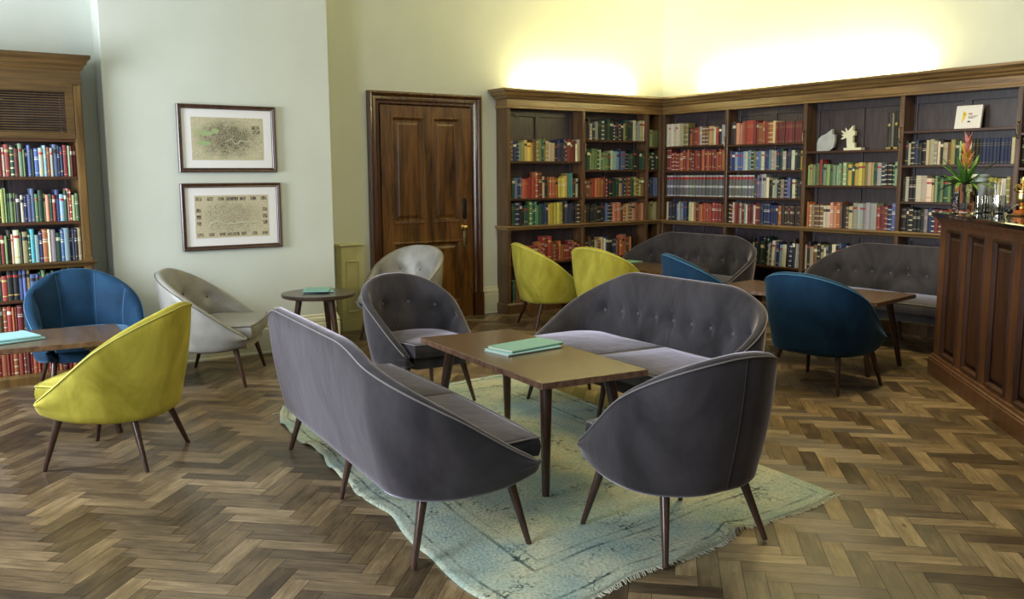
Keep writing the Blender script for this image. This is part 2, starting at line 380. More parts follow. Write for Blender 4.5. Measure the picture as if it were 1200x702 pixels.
SK = [(0, 0), (.028, 0), (.028, .015), (.022, .02), (.022, .205), (.016, .215), (.022, .225), (.018, .25), (.010, .262), (.010, .275), (0, .285)]
def skirt(name, *runs):
    mb = MB()
    for p0, p1, out, e0, e1 in runs: mb.sweep(SK, p0, p1, out, 0, e0, e1)
    struct(mb.build(name, M['trimpaint']))
skirt('baseboard_chimney', ((BX0, BY, 0), (BX1, BY, 0), (0, -1, 0), 1, 1), ((BX1, YW, 0), (BX1, BY, 0), (1, 0, 0), -1, 1), ((BX0, YR, 0), (BX0, BY, 0), (-1, 0, 0), -1, 1))
skirt('baseboard_back', ((5.285, YW, 0), (5.50, YW, 0), (0, -1, 0), 0, 0), ((3.33, YW, 0), (3.63, YW, 0), (0, -1, 0), 0, 0), ((3.87, YW, 0), (3.99, YW, 0), (0, -1, 0), 0, 0))
skirt('baseboard_left', ((XL, YF, 0), (XL, YR, 0), (1, 0, 0), 0, 0))

# door with its frame
def door():
    d = MB(); x0, x1, zt = 4.12, 5.15, 2.125; yf = 7.955
    # stiles and rails as raised boards over recessed panels
    P = [(4.235, 4.60, .985, 2.02), (4.685, 5.01, .985, 2.02), (4.235, 5.01, .16, .80)]
    xs = sorted({x0, x1} | {p[0] for p in P} | {p[1] for p in P}); zs = sorted({.004, zt} | {p[2] for p in P} | {p[3] for p in P})
    for i in range(len(xs)-1):
        for j in range(len(zs)-1):
            cx, cz = (xs[i]+xs[i+1])/2, (zs[j]+zs[j+1])/2
            if not any(p[0] < cx < p[1] and p[2] < cz < p[3] for p in P):
                d.box((xs[i], yf, zs[j]), (xs[i+1], yf+.04, zs[j+1]))
    for a, b, c, e in P:
        d.box((a, yf+.022, c), (b, yf+.038, e))
        # moulding round the panel and fielded centre
        def ring(i, y): return [(a+i, y, c+i), (b-i, y, c+i), (b-i, y, e-i), (a+i, y, e-i)]
        d.loft([ring(-.004, yf+.001), ring(.004, yf-.008), ring(.016, yf-.006), ring(.028, yf+.012), ring(.034, yf+.022)], caps=False)
        d.loft([ring(.055, yf+.022), ring(.075, yf+.012), ring(.078, yf+.010)], caps=True)
    o = struct(d.build('door_1', M['doorwood']))
    k = MB(); T = Matrix.Translation((5.03, yf, .925)) @ Matrix.Rotation(PI/2, 4, 'X')
    k.lathe([(.026, 0), (.026, .006), (.010, .010), (.009, .035), (.022, .042), (.028, .055), (.024, .068), (.010, .075)], 20, 0, T)
    k.build('door_knob', M['brass'], o, True)
    for nm, z0, z1, x in (('finger_plate', 1.01, 1.22, 5.055), ('keyhole_plate', .72, .90, 5.06)):
        q = MB(); w = .024
        pts = [(-w, z0+.02), (-w+.012, z0), (w-.012, z0), (w, z0+.02), (w, z1-.02), (w-.012, z1), (-w+.012, z1), (-w, z1-.02)]
        q.loft([[(x+a, yf-.001, z) for a, z in pts], [(x+a, yf-.006, z) for a, z in pts], [(x+a*.85, yf-.009, z) for a, z in pts]])
        q.sphere((x, yf-.008, z1-.018), .005, 8); q.sphere((x, yf-.008, z0+.018), .005, 8)
        q.build(nm, M['blackiron'] if nm[0] == 'f' else M['agedbrass'], o, True)
    f = MB(); X0, X1, ZT = 3.998, 5.278, 2.255
    prof = [(0, .0), (0, .045), (.018, .055), (.034, .048), (.044, .034), (.058, .040), (.078, .042), (.092, .030), (.112, .030), (.124, .016), (.135, .0)]  # (inward, depth)
    def fr(i, dep): return [(X0+i, YW-dep, 0.0), (X0+i, YW-dep, ZT-i), (X1-i, YW-dep, ZT-i), (X1-i, YW-dep, 0.0)]
    f.loft([fr(i, dd) for i, dd in prof] , closed=False, caps=False)
    f.box((X0+.0, YW-.062, 0), (X0+.115, YW, .24)); f.box((X1-.115, YW-.062, 0), (X1, YW, .24))
    struct(f.build('trim_1', M['doorframe'], smooth=True, ang=25))
door()

# ------------------------------------------------------------------ bookcases
CORN = [(0, 0), (.012, .0), (.012, .018), (.004, .026), (.004, .088), (.016, .094), (.030, .100), (.038, .118), (.052, .124), (.060, .128), (.074, .150), (.098, .165), (.104, .170), (.104, .190), (0, .190)]
def make_case(root, T, X, depth, posts, zopen, zcorn, zledge, shelves, mats, plinth=.115, side=True, corn=(1, 1), ledge_ext=(1, 1), ck=1.0):
    """local frame: x along the front, y=0 the front plane, +y to the wall. posts: list of (x0,x1); shelves: {bay:[z..]}"""
    mv, mh, mb_, ms = mats; x0, x1 = X
    def put(mb, name, mat, bev=0, sm=False, kind=None):
        mb.v = [tuple(T @ Vector(p)) for p in mb.v]; o = mb.build(name, mat, root, sm, 30, bev); return o
    for a, b in posts:
        m = MB(); m.box((a, 0, plinth), (b, depth, zopen)); m.box((a+.006, -.004, plinth+.02), (b-.006, .0, zledge-.03)); m.box((a+.006, -.004, zledge+.03), (b-.006, 0, zopen-.01))
        put(m, 'upright', mv, .002)
    # back panel: framed panelling
    m = MB(); m.box((x0, depth-.012, .02), (x1, depth-.002, zcorn-.02))
    for a, b in zip(posts[:-1], posts[1:]):
        xa, xb = a[1], b[0]
        for lo, hi in ((plinth, zledge-.02), (zledge, zopen)):
            y = depth-.03
            nn = 2 if xb-xa > .5 else 1
            for q in range(nn+1):
                cx = xa + (xb-xa)*q/nn; m.box((max(xa, cx-.035), y, lo), (min(xb, cx+.035), depth-.012, hi))
            m.box((xa, y+.0015, hi-.07), (xb, depth-.012, hi)); m.box((xa, y+.0015, lo), (xb, depth-.012, lo+.05))
    put(m, 'back_panel', mb_, .003)
    for k, zs in shelves.items():
        xa, xb = posts[k][1]-.001, posts[k+1][0]+.001
        for z in zs:
            m = MB(); m.box((xa, .004, z-.022), (xb, depth-.012, z), c=.002); put(m, 'shelf', ms)
    # frieze + cornice
    m = MB(); dz = zopen
    m.box((x0, 0, zopen), (x1, depth, zcorn-.025))
    m.sweep([(d*ck, dz+z*(zcorn-zopen)/.19) for d, z in CORN], (x0, 0, 0), (x1, 0, 0), (0, -1, 0), 0, corn[0], corn[1])
    if side: m.sweep([(d*ck, dz+z*(zcorn-zopen)/.19) for d, z in CORN], (x0, depth, 0), (x0, 0, 0), (-1, 0, 0), 0, 0, 1)
    if side == 2: m.sweep([(d*ck, dz+z*(zcorn-zopen)/.19) for d, z in CORN], (x1, 0, 0), (x1, depth, 0), (1, 0, 0), 0, 1, 0)
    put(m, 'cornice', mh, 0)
    LE = [(0, -.045), (.006, -.045), (.012, -.03), (.022, -.02), (.026, -.016), (.026, -.004), (.022, 0), (0, 0)]
    m = MB(); m.box((x0, .001, zledge-.04), (x1, depth-.03, zledge-.0005)); m.sweep([(d, zledge+z) for d, z in LE], (x0, 0, 0), (x1, 0, 0), (0, -1, 0), 0, ledge_ext[0], ledge_ext[1])
    if side: m.sweep([(d, zledge+z) for d, z in LE], (x0, depth, 0), (x0, 0, 0), (-1, 0, 0), 0, 0, 1)
    if side == 2: m.sweep([(d, zledge+z) for d, z in LE], (x1, 0, 0), (x1, depth, 0), (1, 0, 0), 0, 1, 0)
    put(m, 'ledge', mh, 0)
    PL = [(0, 0), (.018, 0), (.018, plinth-.02), (.010, plinth-.008), (0, plinth)]
    m = MB(); m.box((x0, 0, 0), (x1, depth, plinth)); m.sweep(PL, (x0, 0, 0), (x1, 0, 0), (0, -1, 0), 0, 1 if side else 0, ledge_ext[1])
    if side: m.sweep(PL, (x0, depth, 0), (x0, 0, 0), (-1, 0, 0), 0, 0, 1)
    put(m, 'plinth', mv, 0)
    return put

cw = (M['casewood'], M['casewoodH'], M['backwood'], M['shelfwood'])
YA, XB = 7.80, 7.696
ZO, ZC, ZL = 2.135, 2.325, .925
T_A = Matrix.Identity(4); T_A.translation = Vector((0, YA, 0))
caseA = tag(empty('bookcase', (0, 0, 0)), 'tall dark wood bookcase beside the door, with a yellow chair at its foot', 'bookcase', 'built-in dark wood bookcases')
postsA = [(5.487, 5.528), (6.49, 6.53), (7.445, 7.485), (7.655, 7.696)]
putA = make_case(caseA, T_A, (5.487, 7.696), YW-YA-.002, postsA, ZO, ZC, ZL,
    {0: [1.596, 1.209, .526], 1: [1.831, 1.505, 1.205, .534], 2: [1.769, 1.505, 1.199, .53]}, cw, side=True, corn=(1, -1), ledge_ext=(1, -1))
T_B = Matrix.Translation((XB, 0, 0)) @ RZ(-PI/2)      # local x -> -Y, local y -> +X ; local x = -Y
yb = lambda y: -y
caseB = tag(empty('bookcase', (0, 0, 0)), 'long dark wood bookcase on the right wall, running behind the bar', 'bookcase', 'built-in dark wood bookcases')
postsB = [(-7.80, -7.765), (-6.85, -6.81), (-5.84, -5.80), (-4.805, -4.765), (-3.775, -3.735), (-2.7, -2.66), (-1.62, -1.58)]
putB = make_case(caseB, T_B, (-7.80, -1.58), XW-XB-.002, postsB, ZO, ZC, ZL,
    {0: [1.77, 1.491, 1.202, .53], 1: [1.762, 1.488, 1.203, .50], 2: [1.668, 1.336, .50], 3: [1.822, 1.521, 1.196, .50], 4: [1.77, 1.49, 1.2, .5], 5: [1.77, 1.49, 1.2, .5]}, cw, side=False, corn=(-1, 0), ledge_ext=(-1, 0))
# cupboard gap filler behind the corner, and little brass hooks on the uprights
def hook(put, x, z):
    m = MB(); m.tube([(x, -.004, z), (x, -.03, z-.005), (x, -.034, z-.03), (x, -.034, z-.10), (x, -.028, z-.125), (x, -.004, z-.13)], .006, 8)
    m.sphere((x, -.006, z), .012, 8); m.sphere((x, -.006, z-.13), .012, 8)
    put(m, 'hook', M['agedbrass'], 0, True)
hook(putA, 6.51, 1.80)
for x, z in ((-6.83, 1.85), (-5.82, 1.87), (-4.785, 1.86), (-3.755, 1.86)): hook(putB, x, z)

YLC = 7.15
T_L = Matrix.Translation((0, YLC, 0))
caseL = tag(empty('bookcase', (0, 0, 0)), 'golden brown bookcase with a louvred grille, left of the chimney breast', 'bookcase')
ow = (M['oldwood'], M['oldwoodH'], M['backwood'], M['shelfwood'])
postsL = [(-.60, -.545), (.31, .36), (1.295, 1.352)]
putL = make_case(caseL, T_L, (-.60, 1.352), YR-YLC-.002, postsL, 2.10, 2.30, .862, {0: [1.722, 1.46, 1.146, .606, .363], 1: [1.722, 1.46, 1.146, .606, .363]}, ow, plinth=.075, side=2, corn=(1, 1), ck=.6)
for xa, xb in ((.36, 1.295), (-.545, .31)):
    m = MB()
    for a, b, c, d in ((xa, xb, 2.05, 2.10), (xa, xb, 1.722, 1.765), (xa, xa+.05, 1.765, 2.05), (xb-.05, xb, 1.765, 2.05)): m.box((a, -.006, c), (b, .02, d))
    n = 17
    for i in range(n):
        z = 1.772 + (2.045-1.772)*i/(n-1)
        m.box((xa+.045, .002, z-.0028), (xb-.045, .016, z+.0028))
    putL(m, 'grille', M['oldwoodH'], 0)

# uplighting strips hidden behind the cornices
m = MB(); m.box((5.75, .10, ZC-.025), (7.35, .125, ZC-.012)); putA(m, 'light_strip', M['lamp'])
m = MB(); m.box((-7.35, .08, ZC-.025), (-4.7, .105, ZC-.012)); putB(m, 'light_strip', M['lamp'])

# ------------------------------------------------------------------ books
PAL = {'w': ('cream', (.66, .60, .44)), 'c': ('tan', (.46, .34, .18)), 'r': ('red', (.31, .045, .032)), 'R': ('maroon', (.17, .026, .026)), 'o': ('orange', (.42, .13, .05)),
       'p': ('salmon', (.56, .25, .17)), 'b': ('blue', (.09, .13, .30)), 'B': ('navy', (.022, .035, .11)), 'l': ('pale blue', (.26, .42, .56)), 't': ('teal', (.06, .32, .34)),
       'g': ('green', (.13, .22, .09)), 'G': ('dark green', (.020, .075, .050)), 'y': ('yellow', (.58, .47, .09)), 'Y': ('olive', (.30, .28, .09)), 'n': ('brown', (.20, .10, .05)),
       'N': ('dark brown', (.050, .030, .024)), 'k': ('black', (.018, .018, .020)), 's': ('grey', (.33, .34, .35)), 'd': ('slate', (.09, .10, .13)), 'v': ('purple', (.22, .14, .36)),
       'i': ('sage green', (.30, .42, .24)), 'S': ('dark grey', (.15, .155, .165))}
def tinted(name, col, rough=.6):
    m, nt, b = _nt(name)
    a = N(nt, 'ShaderNodeAttribute', attribute_name='tint')
    mx = N(nt, 'ShaderNodeMix', data_type='RGBA', blend_type='MULTIPLY'); mx.inputs[0].default_value = 1; mx.inputs[6].default_value = c4(col); L(nt, a, 'Color', mx, 7)
    L(nt, mx, 2, b, 'Base Color'); b.inputs['Roughness'].default_value = rough; return m
PK = list(PAL); BM = [tinted('book_cloth_'+PAL[k][0].replace(' ', '_'), PAL[k][1]) for k in PK]
ACC = {'gold': (.50, .36, .12), 'cream': (.70, .66, .52), 'redlabel': (.38, .03, .03), 'darklabel': (.03, .03, .035), 'silver': (.55, .56, .58)}
AK = list(ACC); AM = [tinted('spine_'+k, ACC[k], .45) for k in AK]
ALLM = BM + AM + [M['paper']]; PAGE = len(ALLM)-1
def ai(k): return len(BM) + AK.index(k)

def book_mb(w, h, D, code, style):
    mb = MB(); c = PK.index(code); g = ai('gold'); sv = ai('cream')
    if code == 'S': bands = [(.0, .06, ai('silver')), (.06, .42, c), (.42, .52, ai('silver')), (.52, .80, c), (.80, .93, ai('redlabel')), (.93, 1, ai('silver'))]
    elif style == 0: bands = [(0, 1, c)]
    elif style == 1: bands = [(0, .06, c), (.06, .07, g), (.07, .72, c), (.72, .73, g), (.73, .80, c), (.80, .81, g), (.81, 1, c)]
    elif style == 2: bands = [(0, .72, c), (.72, .84, sv if code in 'kBGRNndrS' else ai('darklabel')), (.84, 1, c)]
    elif style == 3: bands = [(0, .05, c), (.05, .09, sv)] + [b for q in range(4) for b in ((.09+q*.21, .09+q*.21+.17, c), (.09+q*.21+.17, .30+q*.21, sv if q != 2 else g))] + [(.93, 1, c)]
    elif style == 4: bands = [(0, .12, c), (.12, .135, sv), (.135, .60, c), (.60, .64, sv), (.64, .68, c), (.68, .70, sv), (.70, .92, c), (.92, .93, sv), (.93, 1, c)]
    else: bands = [(0, .16, c), (.16, .20, g), (.20, .76, c), (.76, .84, ai('redlabel') if code not in 'rRo' else g), (.84, 1, c)]
    r = .005
    pl = [(-w/2, D), (-w/2, r*1.1), (-w*.30, r*.35), (0, 0), (w*.30, r*.35), (w/2, r*1.1), (w/2, D)]
    zs = [bands[0][0]] + [b[1] for b in bands]; n = len(pl)
    vs = [(x, y, z*h) for z in zs for x, y in pl]; fs, ms = [], []
    for i in range(len(bands)):
        for j in range(n-1):
            a = i*n+j; fs.append((a, a+1, a+1+n, a+n)); ms.append(bands[i][2] if 1 <= j <= 4 else c)
    t = min(.002, w*.15); hh = h-.003
    inn = [(-w/2+t, D), (-w/2+t, .009), (w/2-t, .009), (w/2-t, D)]
    k = len(vs); vs += [(x, y, h) for x, y in inn] + [(x, y, hh) for x, y in inn]
    top = (len(zs)-1)*n
    fs += [(top, top+1, k+1, k), (top+1, top+2, top+3, top+4, top+5, k+2, k+1), (top+5, top+6, k+3, k+2), (k, k+1, k+5, k+4), (k+1, k+2, k+6, k+5), (k+2, k+3, k+7, k+6), (k+4, k+5, k+6, k+7)]
    ms += [c]*6 + [PAGE]
    b = len(vs); vs += [(x, y, 0) for x, y in ((-w/2, D), (w/2, D))]
    fs.append((0, top, k+4, k+7, top+6, 6)); ms.append(PAGE)
    fs.append(tuple(range(n-1, -1, -1))); ms.append(c)
    vs = vs[:b]
    mb.add(vs, fs, ms); return mb

ORD = ['first','second','third','fourth','fifth','sixth','seventh','eighth','ninth','tenth','eleventh','twelfth','thirteenth','fourteenth','fifteenth','sixteenth','seventeenth','eighteenth','nineteenth','twentieth',
       'twenty-first','twenty-second','twenty-third','twenty-fourth','twenty-fifth','twenty-sixth','twenty-seventh','twenty-eighth','twenty-ninth','thirtieth','thirty-first','thirty-second','thirty-third','thirty-fourth']
BOOKS = []
def row(T, x0, x1, z, codes, h0, h1, place, same=None, lean=0, D=(.105, .135), wf=None, over=None):
    codes = codes.replace(' ', ''); ws = []
    for k, c in enumerate(codes):
        f = wf.get(k) if wf else None
        ws.append(f if f else (1.0 if (same or c == 'S') else random.uniform(.6, 1.45)))
    s = (x1-x0)/sum(ws); x = x0; n = len(codes)
    for k, c in enumerate(codes):
        w = ws[k]*s; h = random.uniform(h0, h1)
        run = (k and codes[k-1] == c and random.random() < .45)
        if c == 'S' or same: h = (h0+h1)/2
        elif run: h = BOOKS[-1]['h']
        if over and k in over: h = over[k]
        st = 0 if c == 'S' else (BOOKS[-1]['st'] if (run or (same and k)) else random.choice((0, 1, 1, 2, 3, 4, 5)))
        if same is not None and k == 0: st = same
        BOOKS.append(dict(T=T, x=x+w/2, z=z, w=w-.0012, h=h, D=random.uniform(*D), c=c, st=st, y=.018+random.uniform(0, .012), i=k, n=n, place=place, lean=lean if (lean and k % 3) else 0))
        x += w
S = {0: 'top', 1: 'second', 2: 'third', 3: 'fourth', 4: 'fifth', 5: 'sixth'}
def P(s, where): return (s, where)
wl = 'louvred bookcase'
row(T_L, .69, 1.292, 1.46, 'gRkwGRwrGRigBbGbslosbBBRiRR', .185, .225, P('top book row', wl), D=(.12, .16))
row(T_L, .69, 1.292, 1.146, 'rkNBkYggggkwBbbgGipGrblGprig', .18, .235, P('second book row', wl), D=(.12, .16))
row(T_L, .69, 1.292, .862, 'kNGRgkcwkcGtlBowsGblkBkc', .19, .235, P('row on the ledge', wl), D=(.12, .16), wf={7: 1.5, 9: 1.4})
row(T_L, .69, 1.292, .606, 'kkGrkkbbcbbGgkGsckGtks', .17, .215, P('first row below the ledge', wl), D=(.12, .16))
row(T_L, .69, 1.292, .363, 'knororRNkkcsnrRokrnoR', .19, .21, P('second row below the ledge', wl), D=(.12, .16))
row(T_L, .69, 1.292, .075, 'rorroroRrorRorroRrorr', .21, .235, P('bottom row', wl), D=(.12, .16))
a1, a2, a3 = 'bookcase bay beside the door', 'middle bay of the door-side bookcase', 'narrow corner bay'
row(T_A, 5.532, 6.487, 1.596, 'nnBklYcyynYgGYcwwkBkBRRRRww', .185, .245, P('top', a1))
row(T_A, 5.532, 6.45, 1.209, 'nGbBborrrroRwkooooyyyyYttNs', .19, .235, P('second', a1), over={10: .275, 11: .275, 21: .23, 22: .26, 23: .26})
row(T_A, 5.56, 6.487, .925, 'GBkkGGgGtgGBBGyyyyykdBBkkN', .19, .25, P('third', a1))
row(T_A, 5.63, 6.487, .526, 'rnRrrrroRrrrnoRoorrRnor', .165, .215, P('fourth', a1), over={9: .27, 10: .27, 11: .27})
row(T_A, 5.57, 6.0, .115, 'GnnRnrnRrnR', .19, .24, P('lowest', a1))
row(T_A, 6.534, 7.442, 1.831, 'kkskskGkGkBkkBkYGkGwssww', .17, .235, P('top', a2))
row(T_A, 6.534, 7.442, 1.505, 'GGiggGigigGwllBbbkGGkkGG', .18, .235, P('second', a2))
row(T_A, 6.534, 7.442, 1.205, 'rnoroonrRkkGGcBGorGYnYn', .18, .225, P('third', a2))
row(T_A, 6.534, 7.442, .925, 'nkkkkkkkBbBkpopnocnpnopp', .18, .215, P('fourth', a2))
row(T_A, 6.54, 7.25, .534, 'nknGkcncwBkkBBnroonno', .17, .24, P('lowest', a2))
row(T_A, 7.489, 7.652, 1.769, 'giYgg', .18, .21, P('top', a3)); row(T_A, 7.489, 7.652, 1.505, 'GkGkG', .18, .21, P('second', a3))
row(T_A, 7.489, 7.652, 1.199, 'kBBbb', .19, .22, P('third', a3)); row(T_A, 7.489, 7.652, .925, 'YYYwY', .19, .22, P('fourth', a3))
b1, b2, b3, b4 = 'corner bay on the right wall', 'bay left of the trophies', 'bay with the trophies', 'bay behind the bar flowers'
row(T_B, -7.758, -6.88, 1.77, 'wwwwwwwwYYkoRrrsnnccwrks', .18, .215, P('top', b1), over={k: .255 for k in range(10)})
row(T_B, -7.745, -6.858, 1.491, 'RRrRrrorrorrrrRoRorrRoroo', .195, .235, P('second', b1), over={0: .25, 1: .25})
row(T_B, -7.745, -6.855, 1.202, 'S'*18, .235, .235, P('third', b1))
row(T_B, -7.74, -6.86, .925, 'wkBkBlsllBBkwwoRoororrrrrrr', .19, .215, P('fourth', b1))
row(T_B, -6.805, -6.20, 1.762, 'kNpporrrrrooroow', .21, .25, P('top', b2)); row(T_B, -6.20, -5.845, 1.762, 'RRRRRRRRRRRR', .21, .21, P('top right', b2), same=1)
row(T_B, -6.805, -5.845, 1.488, 'BbBlbblwlGYbbwbBlswBGskBwGkky', .19, .215, P('second', b2))
row(T_B, -6.805, -6.46, 1.203, 'SSSSSSSS', .235, .235, P('third', b2)); row(T_B, -6.458, -5.845, 1.203, 'dvssswkwsGksBbkwGkB', .18, .215, P('third right', b2), over={1: .235, 2: .245, 3: .245, 4: .245})
row(T_B, -6.80, -6.24, .925, 'kRwrRwRlwRRwRRBBBB', .195, .225, P('fourth', b2)); row(T_B, -6.24, -5.845, .925, 'BBBoNNNNNNNNN', .20, .21, P('fourth right', b2))
row(T_B, -6.45, -5.86, .50, 'kGBkGkkGsbwsBlwwkBkss', .22, .30, P('lowest', b2), lean=1)
row(T_B, -5.79, -4.812, 1.336, 'iYigrGiigiiigigyGyyyYccGsBkkkGi', .185, .22, P('upper', b3), over={4: .25})
row(T_B, -5.78, -4.812, .925, 'opcnnwwpponkncsssssssrRrBb', .21, .26, P('lower', b3), wf={3: 1.6, 4: 1.2})
row(T_B, -5.79, -5.30, .50, 'wkcnkcwskwkbkkw', .22, .28, P('lowest', b3))
row(T_B, -4.76, -4.15, 1.521, 'kwkBkkwwswkwnYGikkw', .19, .225, P('second', b4)); row(T_B, -4.148, -3.785, 1.521, 'kkkBBBBBBBBw', .20, .225, P('second right', b4), same=1)
row(T_B, -4.76, -3.785, 1.196, 'kwkkwwwwiGgGgGookYgwGwYyyYwYn', .20, .24, P('third', b4), wf={4: 1.8, 5: 1.8, 6: 1.8})
row(T_B, -4.76, -3.83, .925, 'kkkkkksBBrRrRpprrrrnnRRrk', .195, .22, P('fourth', b4))
row(T_B, -3.73, -3.2, 1.521, 'kBkwkRGkBnwk', .19, .22, P('second', 'bay at the right edge')); row(T_B, -3.73, -3.2, 1.196, 'GkrkBkwkRGkB', .19, .22, P('third', 'bay at the right edge'))

# camera (also used to rank the books by how large they show)
f_px = 1073.3; HCAM = 1.45; yaw, pit, rol = .61724, .134717, -.005677
Fv = Vector((math.sin(yaw)*math.cos(pit), math.cos(yaw)*math.cos(pit), -math.sin(pit)))
rv = Vector((math.cos(yaw), -math.sin(yaw), 0)); uv_ = rv.cross(Fv)
rv, uv_ = rv*math.cos(rol)+uv_*math.sin(rol), -rv*math.sin(rol)+uv_*math.cos(rol)
cam = bpy.data.cameras.new('camera'); cam.sensor_width = 36; cam.lens = f_px/1200*36; cam.clip_start = .05
co = bpy.data.objects.new('camera', cam); COL.objects.link(co)
mw = Matrix((( rv.x, uv_.x, -Fv.x, 0), (rv.y, uv_.y, -Fv.y, 0), (rv.z, uv_.z, -Fv.z, HCAM), (0, 0, 0, 1)))
co.matrix_world = mw; SC.camera = co
def px(p):
    p = Vector(p) - Vector((0, 0, HCAM)); d = p.dot(Fv); return 600+f_px*p.dot(rv)/d, 351-f_px*p.dot(uv_)/d, d

for b in BOOKS:
    p = b['T'] @ Vector((b['x'], 0, b['z']+b['h']/2)); X, Y, d = px(p)
    face = .82 if b['T'] is not T_B else .58
    b['size'] = b['w']*b['h']*face/d/d if -8 < X < 1206 else -1
BOOKS = [b for b in BOOKS if b['size'] > 0]
rank = sorted(BOOKS, key=lambda b: -b['size'])[:300]
solo = {id(b) for b in rank}
rest = MB(); rtint = []
def set_tint(o, cols):
    at = o.data.color_attributes.new('tint', 'FLOAT_COLOR', 'POINT')
    at.data.foreach_set('color', [q for c in cols for q in c])
for b in BOOKS:
    mb = book_mb(b['w'], b['h'], b['D'], b['c'], b['st'])
    R = Matrix.Rotation(math.radians(3.0)*b['lean'], 4, 'Y')
    T = b['T'] @ TR(b['x'], b['y'], b['z']+.0006+(b['w']/2*math.sin(math.radians(3.0)) if b['lean'] else 0)) @ R
    tn = random.uniform(.5, 1.15); tc = (tn*random.uniform(.88, 1.12), tn*random.uniform(.9, 1.1), tn*random.uniform(.8, 1.2), 1)
    if id(b) in solo:
        used = sorted(set(mb.m)); mb.m = [used.index(q) for q in mb.m]
        o = mb.build('book', [ALLM[q] for q in used]); o.matrix_world = T; set_tint(o, [tc]*len(mb.v))
        s, where = b['place']
        tall = 'tall ' if b['h'] > .235 else ('short ' if b['h'] < .19 else '')
        i, n = b['i'], b['n']
        pos = 'leftmost' if i == 0 and 'louvred' not in where else ('rightmost' if i == n-1 else (ORD[i]+' from left' if i < n/2 and 'louvred' not in where else ORD[n-1-i]+' from right'))
        s2 = s if where == wl else s+' shelf'
        tag(o, '%s%s book, %s, %s, %s' % (tall, PAL[b['c']][0], pos, s2, where), 'book', 'books on the %s' % ('louvred bookcase' if where == wl else 'dark bookcases'))
    else:
        o0 = len(rest.v); rest.v += [tuple(T @ Vector(v)) for v in mb.v]; rest.f += [tuple(i+o0 for i in f) for f in mb.f]; rest.m += mb.m; rtint += [tc]*len(mb.v)
o = rest.build('distant_books', ALLM); set_tint(o, rtint); tag(o, 'smaller and farther books filling the shelves of the dark bookcases', 'books', kind='stuff')

